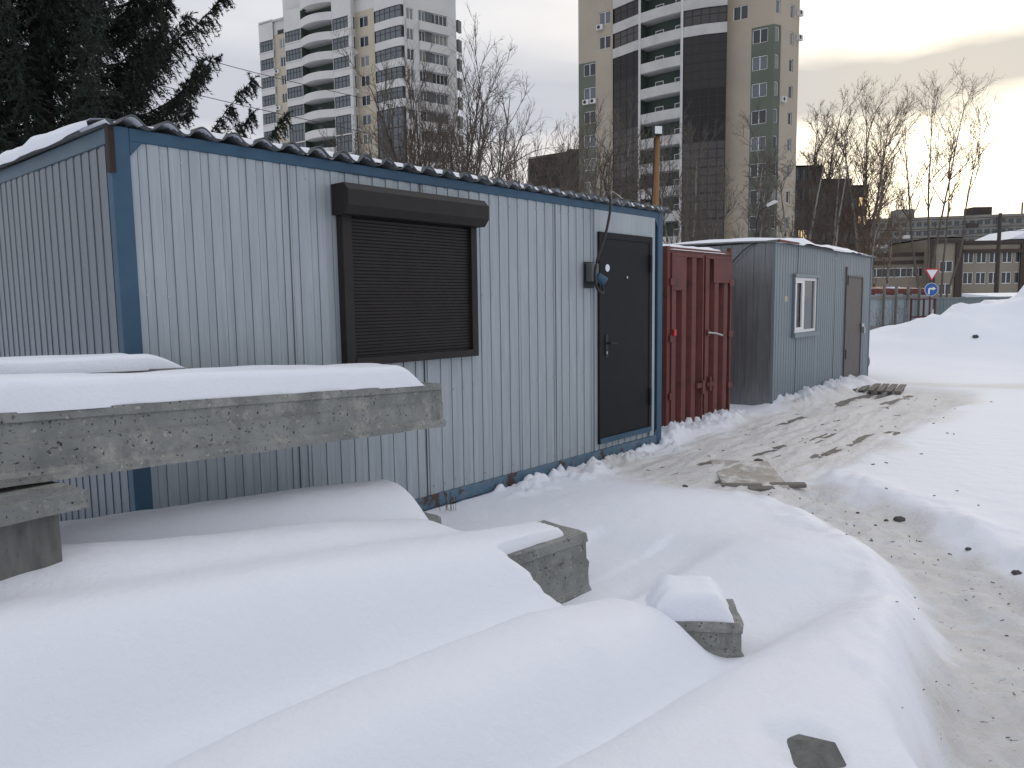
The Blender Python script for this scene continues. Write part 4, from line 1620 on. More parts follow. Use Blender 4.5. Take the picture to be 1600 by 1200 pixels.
def strip(pts, z0, z1, th, mi=0, mb=None):
    """thick vertical band following a plan line, outer face on pts"""
    mb = mb or MB()
    inn = offset_poly(pts, -th)
    n = len(pts)
    for i in range(n - 1):
        a, b, c, d = pts[i], pts[i + 1], inn[i + 1], inn[i]
        mb.quad((a[0], a[1], z0), (b[0], b[1], z0), (b[0], b[1], z1), (a[0], a[1], z1), mi)
        mb.quad((c[0], c[1], z0), (d[0], d[1], z0), (d[0], d[1], z1), (c[0], c[1], z1), mi)
        mb.quad((a[0], a[1], z1), (b[0], b[1], z1), (c[0], c[1], z1), (d[0], d[1], z1), mi)
        mb.quad((d[0], d[1], z0), (c[0], c[1], z0), (b[0], b[1], z0), (a[0], a[1], z0), mi)
    for (a, d) in ((pts[0], inn[0]), (pts[-1], inn[-1])):
        mb.quad((a[0], a[1], z0), (d[0], d[1], z0), (d[0], d[1], z1), (a[0], a[1], z1), mi)
    return mb


def resample(pts, n):
    pts = [np.array(p[:2], float) for p in pts]
    s = [0]
    for a, b in zip(pts[:-1], pts[1:]):
        s.append(s[-1] + np.linalg.norm(b - a))
    u = np.linspace(0, s[-1], n)
    return [np.array([np.interp(v, s, [p[0] for p in pts]), np.interp(v, s, [p[1] for p in pts])]) for v in u]


def glazing(parent, pts, z0, z1, nbars, frame, pane, hbars=(.62,), rec=.06, bw=.07):
    q = resample(pts, nbars + 1)
    m = MB()
    n_in = offset_poly(q, -.06)
    for i, (a, b) in enumerate(zip(q, n_in)):
        # vertical bar
        if i < len(q) - 1:
            d = (q[i + 1] - q[i]) / np.linalg.norm(q[i + 1] - q[i])
        e = a + d * (bw if i < nbars else -bw)
        f = b + d * (bw if i < nbars else -bw)
        poly = [a, e, f, b]
        k = len(m.v)
        m.v += [(p[0], p[1], z0) for p in poly] + [(p[0], p[1], z1) for p in poly]
        for j in range(4):
            j2 = (j + 1) % 4
            m.f.append((k + j, k + j2, k + 4 + j2, k + 4 + j))
            m.m.append(0)
    qi = offset_poly(q, -.008)
    for zc in [0] + list(hbars) + [1]:
        zc = z0 + (z1 - z0 - bw) * zc
        strip(qi, zc, zc + bw, .045, 0, m)
    g = m.build('balcony_glazing', frame, parent)
    pi = offset_poly(q, -.035)
    strip(pi, z0 + .01, z1 - .01, .01).build('pane', pane, g)
    return g


def ac_unit(parent, p, d, z):
    n = np.array([d[1], -d[0]])
    m = MB()
    m.box(0, .8, -.32, 0, 0, .55)
    q = p + n * .02
    o = m.build('air_conditioner', 'ac', parent)
    o.location = (q[0], q[1], z)
    o.rotation_euler = (0, 0, math.atan2(d[1], d[0]))
    MB().tube([(.3, -.335, .28), (.3, -.322, .28)], .2, 14).build('fan_grille', 'frame_dark', o)
    return o


# ---- pale tower at the left
def hx(px, D, y=475):
    p = atd(px, y, D)
    return p[:2]


def line_x(px, A, B, off=0.0):
    """point where the sight line of column px meets the plan line A-B moved outward by off"""
    A = np.array(A, float)
    B = np.array(B, float)
    d = (B - A) / np.linalg.norm(B - A)
    n = np.array([d[1], -d[0]])
    A = A + n * off
    r_ = ray(px, YREF)
    r2 = np.array([r_[0], r_[1]])
    # solve s*r2 = A + t*d
    det = r2[0] * (-d[1]) - r2[1] * (-d[0])
    s = (A[0] * (-d[1]) - A[1] * (-d[0])) / det
    return s * r2


YREF = 110
A1 = hx(408.5, 119.5, YREF)
K1 = hx(627, 105.8, YREF)
R1 = hx(714, 111.0, YREF)
t1 = thing('apartment_tower', 'pale white and beige apartment tower at left with curved balconies', 'building', (0, 0, 0))
ZB = [40.1 - 2.65 * k for k in range(0, 12)]
TOP1 = 44.6
XL = lambda px, off=0.0: line_x(px, A1, K1, off)
XR = lambda px, off=0.0: line_x(px, K1, R1, off)
wall = MB()
beigez = []


def slen(P, Q):
    return float(np.linalg.norm(np.array(Q) - np.array(P)))


def col_wall(P, Q, opens, mi, z1=TOP1, depth=.2):
    facade(wall, P, Q, -1.0, z1, opens, depth, (lambda s, z: mi, ()), mi)


# plain segments of the left facade
segs = [('g', 407, 429, .0), ('b', 429, 447, -.3), ('g', 447, 472.5, 1.0), ('o', 472.5, 521, 1.0), ('g', 521, 551, 1.0),
        ('r', 551, 557.5, 1.0), ('b', 557.5, 587, -.3), ('c', 587, 627, .6)]
lastq = None


def link_seg(P, Q, mi=0):
    if slen(P, Q) > .02:
        facade(wall, P, Q, -1, TOP1, [], .1, (lambda s, z: mi, ()), mi)


for kind, x0, x1, off in segs:
    if kind == 'b':
        P, Q = XL(x0, off), XL(x1, off)
        if lastq is not None:
            link_seg(lastq, P)
        a0, a1 = (438.5, 446.5) if x0 < 500 else (563, 577)
        s0, s1 = slen(P, XL(a0, off)), slen(P, XL(a1, off))
        op = [(s0, s1, z + .12, z + 1.55) for z in ZB]
        facade(wall, P, Q, -1, TOP1, op, .2, (lambda s, z: 1 if z < ZB[0] + 2.3 else 0, (ZB[0] + 2.3,)), 1)
        for o in op:
            window(t1, P, Q, o, .14)
        d = (Q - P) / slen(P, Q)
        for kk in (1, 3, 5):
            ac_unit(t1, P + d * (s0 - (1.1 if x0 > 500 else .9)), d, ZB[kk] + (-.75 if x0 > 500 else -.8))
        lastq = Q
    elif kind in 'gor':
        P, Q = XL(x0, off), XL(x1, off)
        if kind == 'r':
            Q = XL(x1, -.3)
        if lastq is not None:
            link_seg(lastq, P)
        L_ = slen(P, Q)
        if kind == 'o':
            # recessed open balconies: back wall 1.3 m behind
            d = (Q - P) / L_
            n = np.array([d[1], -d[0]])
            Pb, Qb = P - n * 1.4, Q - n * 1.4
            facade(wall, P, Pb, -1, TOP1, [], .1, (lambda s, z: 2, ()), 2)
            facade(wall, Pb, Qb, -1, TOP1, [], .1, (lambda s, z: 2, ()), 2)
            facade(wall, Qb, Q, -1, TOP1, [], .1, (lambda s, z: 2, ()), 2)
            pts = []
            for u_ in np.linspace(0, 1, 11):
                bulge = .75 * (1 - (2 * u_ - 1) ** 2) + .02
                pts.append(P + d * L_ * u_ + n * bulge)
            for k, z in enumerate(ZB + [ZB[0] + 2.65]):
                bp_ = strip(pts, z - 1.03, z + .05, .14).build('balcony_parapet', 't_white', t1)
                m = MB()
                base = len(m.v)
                poly = [(p[0], p[1]) for p in offset_poly(pts, -.15)] + [tuple(Qb), tuple(Pb)]
                m.prism(poly, 'z', z - 1.02, z - .88)
                m.build('slab', 't_white', bp_)
                q = Pb + d * L_ * .25 + n * .03
                w_ = MB().box(0, .9, -.06, 0, 0, 2.0).build('balcony_door', 'frame_grey', t1)
                w_.location = (q[0], q[1], z - .87)
                w_.rotation_euler = (0, 0, math.atan2(d[1], d[0]))
            strip(pts, ZB[0] + 4.0, TOP1 + 2.2, .2).build('curved_parapet', 't_white', t1)
        else:
            op = [(.05, L_ - .05, z - (1.0 if (k > 4 and kind != 'g') or (k > 4 and x0 > 440) else 0), z + 1.62) for k, z in enumerate(ZB)]
            op2 = [(o[0], o[1], o[2] + .0, o[3]) for o in op]
            facade(wall, P, Q, -1, TOP1, op2, .5, (lambda s, z: 0, ()), 0)
            d = (Q - P) / L_
            for k, o in enumerate(op):
                n = np.array([d[1], -d[0]])
                nb = 5 if L_ > 2.5 else (3 if L_ > 1.2 else 2)
                glazing(t1, [P + d * .06 - n * .1, Q - d * .06 - n * .1], o[2] + .01, o[3] - .01, nb, 'frame_dark', 'glass_mid')
                if kind == 'g':
                    strip([P + n * .08, Q + n * .08], o[2] - .16, o[2] + .0, .1).build('balcony_ledge', 't_white', t1)
        lastq = Q
    else:
        pts = []
        P, Q = XL(587, .0), XR(633, .0)
        for u_ in np.linspace(0, 1, 9):
            c_ = (1 - u_) ** 2 * P + 2 * u_ * (1 - u_) * (K1 + (K1 - (A1 + R1) / 2) / slen(K1, (A1 + R1) / 2) * 2.2) + u_ ** 2 * Q
            pts.append(c_)
        link_seg(lastq, pts[0])
        for k, z in enumerate(ZB):
            low = z - 1.03 if k > 4 else z
            glazing(t1, offset_poly(pts, -.1), low, z + 1.62, 6, 'frame_dark', 'glass_mid')
            if k <= 4:
                strip(pts, z - 1.03, z + .02, .2).build('balcony_parapet', 't_white', t1)
        strip(pts, ZB[0] + 1.61, TOP1 - .01, .2).build('balcony_parapet', 't_white', t1)
        for a, b in zip(pts[:-1], pts[1:]):
            pass
        inn = offset_poly(pts, -.5)
        for a, b in zip(inn[:-1], inn[1:]):
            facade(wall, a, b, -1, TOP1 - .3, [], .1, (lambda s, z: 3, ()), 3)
        lastq = Q
# right facade
P, Q = lastq, R1
s = lambda px: slen(P, XR(px))
op = [(s(637), s(648), z + .05, z + 1.55) for z in ZB]
op += [(s(656), s(666), z + .05, z + 1.55) for z in ZB]
op += [(s(676), s(700), z + .05, z + 1.55) for z in ZB]
facade(wall, P, Q, -1, TOP1, op, .2, (lambda sx, z: 4 if (s(655.5) < sx < s(700.5) and any(zz + .0 < z < zz + 1.58 for zz in ZB)) or z < 20.6 else 0,
                                      tuple(zz + q_ for zz in ZB for q_ in (.0, 1.58)) + (20.6,)), 0)
for o in op:
    window(t1, P, Q, o, .14, div=2 if o[1] - o[0] < 2 else 4)
d = (Q - P) / slen(P, Q)
n = np.array([d[1], -d[0]])
for z in ZB[:6]:
    strip([P + d * s(655) + n * .5, P + d * s(702) + n * .5], z - 1.1, z + .02, .5).build('bay_parapet', 't_white', t1)
# end and back walls
dL = (A1 - K1) / slen(A1, K1)
Bk = R1 + dL * 26 + np.array([6, 14])
A1b = A1 + np.array([6.5, 14])
facade(wall, R1, R1 + np.array([-2.5, 14]), -1, TOP1, [], .1, (lambda s, z: 0, ()), 0)
facade(wall, R1 + np.array([-2.5, 14]), A1b, -1, TOP1, [], .1, (lambda s, z: 0, ()), 0)
facade(wall, A1b, A1, -1, TOP1, [], .1, (lambda s, z: 0, ()), 0)
wall.build('wall', ['t_white', 't_beige', 't_recess', 'frame_dark', 'frame_grey'], t1)
m = MB()
m.prism([tuple(A1), tuple(K1), tuple(R1), tuple(R1 + np.array([-2.5, 14])), tuple(A1b)], 'z', TOP1 - .4, TOP1 - .2)
m.build('roof', 't_band', t1)
m = MB()
ph = [XL(446, -.3), XL(620, -1), XL(620, -11), XL(446, -11)]
m.prism([tuple(p) for p in ph], 'z', TOP1 - .2, TOP1 + 5)
m.build('penthouse', 't_white', t1)
for px, zz_ in ((441, 42.3),):
    q = XL(px, -.28)
    d_ = (K1 - A1) / slen(A1, K1)
    o = MB().box(-.6, .6, -.05, .02, 0, .55).build('vent_window', 'frame_dark', t1)
    o.location = (q[0], q[1], zz_)
    o.rotation_euler = (0, 0, math.atan2(d_[1], d_[0]))
for i in range(7):
    q = R1 + np.array([.15, .8])
    o = MB().box(0, .9, -.35, 0, 0, 1.6).build('side_balcony', 'frame_grey', t1)
    o.location = (q[0] - .2, q[1], ZB[i] + .1)
    o.rotation_euler = (0, 0, 1.1)

# ---- tan and green tower
YREF = 120
A2 = hx(904, 93.0, YREF)
K2 = hx(1208, 80.8, YREF)
K3 = hx(1219, 81.3, YREF)
R2_ = hx(1247, 83.6, YREF)
t2 = thing('apartment_tower', 'tan and green apartment tower with dark glazed columns and white balconies', 'building', (0, 0, 0))
XT = lambda px, off=0.0: line_x(px, A2, K2, off)
ZT = [29.65 - 2.73 * k for k in range(-4, 11)]      # tops of the windows
TOP2 = 42.5
wall = MB()


def bul(px):
    return float(np.interp(px, [957, 980, 999, 1030, 1064, 1100, 1135], [0.25, 1.0, 1.6, 2.1, 2.3, 2.0, 1.3]))


def seg_t2(P, Q, op, cfun, cz):
    facade(wall, P, Q, -1, TOP2, op, .22, (cfun, cz), 0)


# A: left flank
P, Q = XT(904), XT(957.6)
sl = lambda px: slen(P, XT(px))
op = [(sl(911.6), sl(930.6), z - 1.42, z) for z in ZT if z < 29.8]
op += [(sl(936), sl(954), z - 1.42, z) for z in ZT if z > 29.8]
GZ1 = 29.8
seg_t2(P, Q, op, lambda s, z: 1 if (s < sl(931) and z < GZ1) else 0, (GZ1,))
wall_A = (P, Q)
# force a split at the green edge
for o in op:
    window(t2, P, Q, o, .15)
d = (Q - P) / slen(P, Q)
ac_unit(t2, P + d * sl(911.8), d, 24.95)
ac_unit(t2, P + d * (sl(911.8) + .95), d, 24.95)
ac_unit(t2, P + d * (sl(936) - .2), d, 33.1)
# glazed and balcony columns
ZF = [z - 1.83 for z in ZT]                      # parapet tops
colB = [XT(px, bul(px)) for px in np.linspace(957.6, 998.7, 5)]
colC = [XT(px, bul(px)) for px in np.linspace(999.7, 1063.5, 9)]
colE = [XT(px, bul(px)) for px in np.linspace(1066.5, 1135, 7)]
facade(wall, Q, colB[0], -1, TOP2, [], .1, (lambda s, z: 0, ()), 0)
gr = random.Random(6)
GB = ['glass_brown', 'glass_brown2', 'glass_brown', 'glass_brown3', 'glass_brown2']
ZBAND_B = 31.0
ZBAND_E = 31.0
for k, zf in enumerate(ZF):
    strip(colC, zf - 1.0, zf + .05, .16).build('balcony_parapet', 't_band', t2)
    for col, zs_, nb in ((colB, ZBAND_B, 4), (colE, ZBAND_E, 5)):
        if zf > zs_ - 2.0:
            strip(offset_poly(col, .02), zf - 1.0, zf + .05, .2).build('white_band', 't_band', t2)
            glazing(t2, offset_poly(col, -.12), zf + .06, zf + 1.72, nb, 'frame_dark', gr.choice(GB), (.6,))
        else:
            glazing(t2, offset_poly(col, -.05), zf - 1.0, zf + 1.72, nb, 'frame_dark', gr.choice(GB), (.33, .68))
    # slab and things on the open balcony
    inn = offset_poly(colC, -1.5)
    m = MB()
    poly = [tuple(p) for p in offset_poly(colC, -.17)] + [tuple(p) for p in inn[::-1]]
    m.prism(poly, 'z', zf - 1.02, zf - .88)
    m.build('balcony_slab', 't_band', t2)
    mid = (inn[0] + inn[-1]) / 2
    dd = (inn[-1] - inn[0]) / slen(inn[0], inn[-1])
    for f_ in (.22, .72):
        q = inn[0] + (inn[-1] - inn[0]) * f_ + np.array([dd[1], -dd[0]]) * .05
        w_ = MB()
        w_.box(0, 1.05, -.06, 0, 0, .08)
        w_.box(0, 1.05, -.06, 0, 1.42, 1.5)
        w_.box(0, .08, -.055, 0, .08, 1.42)
        w_.box(.97, 1.05, -.055, 0, .08, 1.42)
        w_ = w_.build('window', 'white', t2)
        w_.location = (q[0], q[1], zf - .55)
        w_.rotation_euler = (0, 0, math.atan2(dd[1], dd[0]))
        MB().box(.08, .97, -.03, -.01, .08, 1.42).build('pane', 'glass', w_)
inn = offset_poly(colC, -1.52)
for a, b in zip(inn[:-1], inn[1:]):
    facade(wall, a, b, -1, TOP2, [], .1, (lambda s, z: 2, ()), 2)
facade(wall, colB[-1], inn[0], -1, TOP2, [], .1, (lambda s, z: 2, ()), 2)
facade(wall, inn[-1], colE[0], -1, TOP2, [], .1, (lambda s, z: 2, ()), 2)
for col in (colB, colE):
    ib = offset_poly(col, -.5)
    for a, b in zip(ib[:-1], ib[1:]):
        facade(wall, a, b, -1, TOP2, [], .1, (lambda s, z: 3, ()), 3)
for px in (999.2, 1065):
    q = XT(px, bul(px) + .02)
    MB().box(q[0] - .10, q[0] + .10, q[1] - .1, q[1] + .3, -1, TOP2).build('white_post', 't_white', t2)
# F + G
P, Q = XT(1135, 0), K2
facade(wall, colE[-1], P, -1, TOP2, [], .1, (lambda s, z: 0, ()), 0)
sl = lambda px: slen(P, XT(px))
op = [(sl(1174.5), sl(1198.5), z - 1.43, z) for z in ZT if z < 30.5]
op += [(sl(1144), sl(1167), z - 1.43, z) for z in ZT if z > 30.5]
GZ2 = 29.85
green_s = sl(1173)
# two facades so that the green panel has its own straight edge
F1, F2 = P, XT(1173)
op1 = [o for o in op if o[1] < green_s]
op2 = [(o[0] - green_s, o[1] - green_s, o[2], o[3]) for o in op if o[0] > green_s]
facade(wall, F1, F2, -1, TOP2, op1, .22, (lambda s, z: 0, ()), 0)
facade(wall, F2, Q, -1, TOP2, op2, .22, (lambda s, z: 1 if z < GZ2 else 0, (GZ2,)), 0)
for o in op1:
    window(t2, F1, F2, o, .15)
for o in op2:
    window(t2, F2, Q, o, .15)
# H
P, Q = K2, K3
sl2 = slen(P, Q)
op = [(sl2 * .18, sl2 * .82, z - 1.42, z) for z in ZT]
facade(wall, P, Q, -1, TOP2, op, .22, (lambda s, z: 1 if z < GZ2 else 0, (GZ2,)), 0)
for o in op:
    window(t2, P, Q, o, .15, div=1)
# I
P, Q = K3, R2_
sl3 = slen(P, Q)
op = [(sl3 * .48, sl3 * .70, z - 1.3, z) for z in ZT]
facade(wall, P, Q, -1, TOP2, op, .22, (lambda s, z: 0, ()), 0)
for o in op:
    window(t2, P, Q, o, .15, div=1)
d = (Q - P) / sl3
ac_unit(t2, P + d * .05, d, 22.2)
ac_unit(t2, P + d * (sl3 - .6), d, 29.0)
ac_unit(t2, P + d * (sl3 - .6), d, 31.5)
for a, b in ((R2_, R2_ + np.array([-6, 13])), (R2_ + np.array([-6, 13]), A2 + np.array([6, 13])), (A2 + np.array([6, 13]), A2)):
    facade(wall, a, b, -1, TOP2, [], .1, (lambda s, z: 0, ()), 0)
wall.build('wall', ['t_tan', 't_green', 't_recess', 'frame_dark'], t2)
m = MB()
m.prism([tuple(A2), tuple(XT(1030, 1)), tuple(K2), tuple(R2_), tuple(R2_ + np.array([-6, 13])), tuple(A2 + np.array([6, 13]))], 'z', TOP2 - .3, TOP2 - .1)
m.build('roof', 't_band', t2)


def block(name, label, corners, z1, wallm, rows, cols, wz=1.5, ww=1.4, frame='white', pane='glass', z0=-1.0, sunset_glint=(), t=.09, sub=True, cat='building',
          first=1.6, pitch=2.9, back=12.0, group=None, skipf=None):
    """prismatic building; corners list left to right along visible side"""
    th = thing(name, label, cat, (0, 0, 0), 0, group)
    wb = MB()
    cs = [np.array(c, float) for c in corners]
    cnt = 0
    rows = min(rows, int((z1 - .5 - wz - first) / pitch) + 1)
    for fi, (P, Q) in enumerate(zip(cs[:-1], cs[1:])):
        Lw = slen(P, Q)
        nc = cols[fi]
        op = []
        for r_ in range(rows):
            z = first + r_ * pitch
            for c in range(nc):
                sc = Lw * (c + .5) / nc
                op.append((sc - ww / 2, sc + ww / 2, z, z + wz))
        facade(wb, P, Q, z0, z1, op, .2, None, 0)
        for k, o in enumerate(op):
            cnt += 1
            window(th, P, Q, o, .14, frame, 'sunset_glint' if (fi, k) in sunset_glint else pane, 2, sub=sub, t=t)
    a, b = cs[0], cs[-1]
    bk = np.array([0, back])
    facade(wb, b, b + bk, z0, z1, [], .1)
    facade(wb, b + bk, a + bk, z0, z1, [], .1)
    facade(wb, a + bk, a, z0, z1, [], .1)
    wb.build('wall', wallm, th)
    m = MB()
    m.prism([tuple(c) for c in cs] + [tuple(b + bk), tuple(a + bk)], 'z', z1 - .25, z1 - .05)
    m.build('roof', 't_band', th)
    return th


# ---- dark brick building seen on both sides of the tan tower
YREF = 470
zt = lambda y, D, x: atd(x, y, D)[2]
bl = block('brick_building', 'dark brown brick block just left of the tan tower', [hx(829, 128), hx(906, 122)], zt(246, 128, 829), 't_dark', 8, [4], frame='frame_grey', pane='glass_brown')
m = MB()
q = hx(888, 121.5)
m.box(q[0], q[0] + 6, q[1], q[1] + 6, zt(246, 128, 829) - .3, zt(234, 122, 890))
m.build('stair_head', 't_dark', bl)
block('brick_building', 'tallest dark brick section right beside the tan tower', [hx(1236, 112), hx(1277, 112)], zt(258, 112, 1270), 't_dark', 8, [4], frame='frame_grey', pane='glass', sunset_glint=((0, 9), (0, 13)), group='stepped dark brick block')
block('brick_building', 'middle section of the stepped dark brick block', [hx(1277.5, 116), hx(1323, 116)], zt(279, 116, 1300), 't_dark', 7, [4], frame='frame_grey', pane='glass', sunset_glint=((0, 6), (0, 7), (0, 10)), group='stepped dark brick block')
block('brick_building', 'lowest right section of the stepped dark brick block', [hx(1323.5, 121), hx(1349, 121)], zt(289, 121, 1335), 't_dark', 7, [2], frame='frame_grey', pane='glass', sunset_glint=((0, 9), (0, 11)), group='stepped dark brick block')

# ---- long grey panel building
zr = zt(338, 240, 1480)
pb_ = block('panel_building', 'long grey panel apartment block far behind at right', [hx(1335, 246), hx(1640, 232)], zr, 'panel_grey', 9, [26],
            wz=1.5, ww=1.5, frame='frame_grey', pane='glass', first=1.2, pitch=2.85, t=.22)
for px, w_, h_, mt_ in ((1413, 5.2, 2.6, 'panel_grey'), (1531, 6.0, 3.0, 't_dark')):
    q = hx(px, 241)
    MB().box(q[0] - w_ / 2, q[0] + w_ / 2, q[1] + 1, q[1] + 6, zr - .1, zr + h_).build('lift_housing', mt_, pb_)
m = MB().tube([(hx(1592, 235)[0], 236, zr), (hx(1592, 235)[0], 236, zr + 3.5)], .25, 6)
m.build('roof_mast', 't_dark', pb_)
# joints between the panels
P, Q = hx(1335, 246), hx(1640, 232)
d = (Q - P) / slen(P, Q)
n = np.array([d[1], -d[0]])
m = MB()
Lw = slen(P, Q)
for r_ in range(10):
    strip([P + n * .06, Q + n * .06], .4 + r_ * 2.85, .55 + r_ * 2.85, .06, 0, m)
m.build('floor_joints', 'admin_dark', pb_)
r = random.Random(5)
for i in range(40):
    c = r.randrange(26)
    rr_ = r.randrange(1, 9)
    sc = Lw * (c + .5) / 26
    a_, b_ = P + d * (sc - 1.6) + n * .9, P + d * (sc + 1.6) + n * .9
    strip([a_, b_], .5 + rr_ * 2.85, 1.55 + rr_ * 2.85, .9).build('balcony_box', r.choice(['panel_grey', 't_band', 't_dark']), pb_)

# ---- three-storey beige building
zA = zt(399, 112, 1400)
ad = block('office_building', 'beige three storey building with brown trim behind the fence, left wing', [hx(1340, 112), hx(1453, 110)], zA, 'admin', 3, [6],
           wz=1.35, ww=1.7, first=1.65, pitch=3.0, pane='glass', t=.10, group='beige office wings')
ad2 = block('office_building', 'beige stair block with single window column behind the road signs', [hx(1452, 108), hx(1500, 108)], zt(370, 108, 1478), 'admin', 3, [1],
            wz=1.6, ww=1.9, first=2.0, pitch=3.2, pane='glass', t=.10, group='beige office wings')
ad3 = block('office_building', 'beige three storey building with brown trim, right wing', [hx(1500.5, 110), hx(1660, 110)], zt(379, 110, 1560), 'admin', 3, [8],
            wz=1.7, ww=1.5, first=.5, pitch=3.0, pane='glass', t=.10, group='beige office wings')


def trim(th, P, Q, bands, verts=()):
    P = np.array(P)
    Q = np.array(Q)
    d = (Q - P) / slen(P, Q)
    n = np.array([d[1], -d[0]])
    for a_, b_ in bands:
        strip([P + n * .3, Q + n * .3], a_, b_, .32).build('cornice', 'admin_dark', th)
    for px, w_ in verts:
        q = line_x(px, P, Q, .25)
        strip([q - d * w_ / 2, q + d * w_ / 2], -1, bands[0][1] - .02, .3).build('pilaster', 'admin_dark', th)


trim(ad, hx(1340, 112), hx(1453, 110), [(zA - .25, zA + .3), (zA - 1.35, zA - .85)])
z_ = zt(370, 108, 1478)
trim(ad2, hx(1452, 108), hx(1500, 108), [(z_ - .9, z_ - .35)], [(1455, .8), (1496, 1.0)])
z_ = zt(379, 110, 1560)
trim(ad3, hx(1500.5, 110), hx(1660, 110), [(z_ - .2, z_ + .3), (z_ - 1.45, z_ - .95)], [(1596, .8)])
# snowy pitched roof on the right wing
q0, q1 = hx(1560, 112), hx(1660, 112)
m = MB()
za = zt(374, 111, 1570)
zb_ = zt(356, 111, 1596)
xm = hx(1600, 112)[0]
m.prism([(q0[0], za), (xm, zb_), (q1[0], za)], 'y', q0[1] - 1.8, q0[1] + 9)
m.build('snowy_roof', 'snow', ad3)

# ------------------------------------------------------------------ fence, signs and small things at the right
fn = thing('sheet_fence', 'grey blue sheet metal fence with wooden posts beside the farther cabin', 'fence', (0, 0, 0))
Pf, Qf = hx(1350, 31), hx(1458, 40)
d = (Qf - Pf) / slen(Pf, Qf)
n = np.array([d[1], -d[0]])
Lf = slen(Pf, Qf)
rzf = math.atan2(d[1], d[0])
nsh = 8
for i in range(nsh):
    w_ = Lf / nsh - .01
    m = profile_sheet(w_, -.5, 1.72 + .05 * (i % 2), pitch=.2, crest=.13, flank=.015, depth=.012, slot=.018)
    o = m.build('fence_sheet', 'fence', fn)
    q = Pf + d * (Lf * i / nsh)
    o.location = (q[0], q[1], 0)
    o.rotation_euler = (0, 0, rzf)
for px in (1356, 1381, 1400, 1418, 1436):
    q = line_x(px, Pf, Qf, .12)
    o = MB().box(-.06, .06, -.05, .05, -.5, 2.15).build('post', 'wood', fn)
    o.location = (q[0], q[1], 0)
    o.rotation_euler = (0, 0, rzf)
for zz_ in (.3, 1.55):
    o = MB().box(0, Lf, -.05, .0, zz_, zz_ + .09).build('rail', 'wood', fn)
    q = Pf + n * .05
    o.location = (q[0], q[1], 0)
    o.rotation_euler = (0, 0, rzf)
fn2 = thing('sheet_fence', 'darker grey metal fence running behind the snow heap at right', 'fence', (0, 0, 0))
Pf, Qf = hx(1459, 40.2), hx(1760, 42)
d = (Qf - Pf) / slen(Pf, Qf)
Lf = slen(Pf, Qf)
rzf = math.atan2(d[1], d[0])
for i in range(9):
    w_ = Lf / 9 - .01
    m = profile_sheet(w_, -.5, 1.50, pitch=.2, crest=.13, flank=.015, depth=.012, slot=.018)
    o = m.build('fence_sheet', 'fence2', fn2)
    q = Pf + d * (Lf * i / 9)
    o.location = (q[0], q[1], 0)
    o.rotation_euler = (0, 0, rzf)
o = MB().box(0, Lf, -.03, .03, 1.50, 1.58).build('cap_rail', 'fence2', fn2)
o.location = (Pf[0], Pf[1], 0)
o.rotation_euler = (0, 0, rzf)
# dark red gate frame
gp = hx(1424, 36.5)
gq = hx(1461, 36.5)
gt = thing('gate_frame', 'dark red pipe frame standing before the fence beside the sign post', 'gate frame', (gp[0], gp[1], -.3), 0)
wg = gq[0] - gp[0]
for xx in (0, wg * .53, wg):
    MB().tube([(xx, 0, 0), (xx, 0, 1.85)], .05, 8).build('upright', 'darkred', gt)
MB().tube([(0, 0, .95), (wg * .53, 0, .98)], .035, 8).build('crossbar', 'darkred', gt)
MB().tube([(wg * .53, 0, .98), (wg, 0, .97)], .035, 8).build('crossbar', 'darkred', gt)
MB().tube([(0, 0, 1.8), (wg, 0, 1.82)], .03, 8).build('crossbar', 'darkred', gt)

# road signs on one post
sp = atd(1453, 470, 36)
sg = thing('road_sign', 'red edged give way triangle above blue right turn arrow on one post', 'road sign', (sp[0], sp[1], -.4), 0)
MB().tube([(0, 0, 0), (0, 0, 3.45)], .045, 8).build('post', 'darkred', sg)
zc = atd(1453, 429.5, 36)[2] + .4
hw = 24 / 2 * 36 / FPX
ht = 19 * 36 / FPX


def tri(sx, y):
    return [(-hw * sx, zc + ht / 2 * sx + (1 - sx) * .08), (hw * sx, zc + ht / 2 * sx + (1 - sx) * .08), (0, zc - ht / 2 * sx + (1 - sx) * .08)]


tr_ = MB().prism(tri(1.0, 0), 'y', -.08, -.06).build('triangle_plate', 'signred', sg)
MB().prism(tri(.72, 0), 'y', -.086, -.081).build('white_field', 'white', tr_)
zc2 = atd(1453, 452.5, 36)[2] + .4
rc = 10.3 * 36 / FPX
cpl = MB().prism([(rc * math.cos(2 * math.pi * k / 32), zc2 + rc * math.sin(2 * math.pi * k / 32)) for k in range(32)], 'y', -.08, -.06).build('round_plate', 'white', sg)
rcb = rc * .94
MB().prism([(rcb * math.cos(2 * math.pi * k / 32), zc2 + rcb * math.sin(2 * math.pi * k / 32)) for k in range(32)], 'y', -.086, -.081).build('blue_field', 'signblue', cpl)
ar = MB()
aw = rc * .12
ax = -rc * .36
az_ = zc2 + rc * .14
ar.prism([(ax - aw, zc2 - rc * .68), (ax + aw, zc2 - rc * .68), (ax + aw, az_ - aw), (rc * .25, az_ - aw), (rc * .25, az_ + aw), (ax + .02, az_ + aw), (ax - aw, az_ + aw - .04)], 'y', -.092, -.087)
ar.prism([(rc * .2, az_ - aw * 2.4), (rc * .68, az_), (rc * .2, az_ + aw * 2.4)], 'y', -.0925, -.0875)
ar.build('arrow', 'white', cpl)

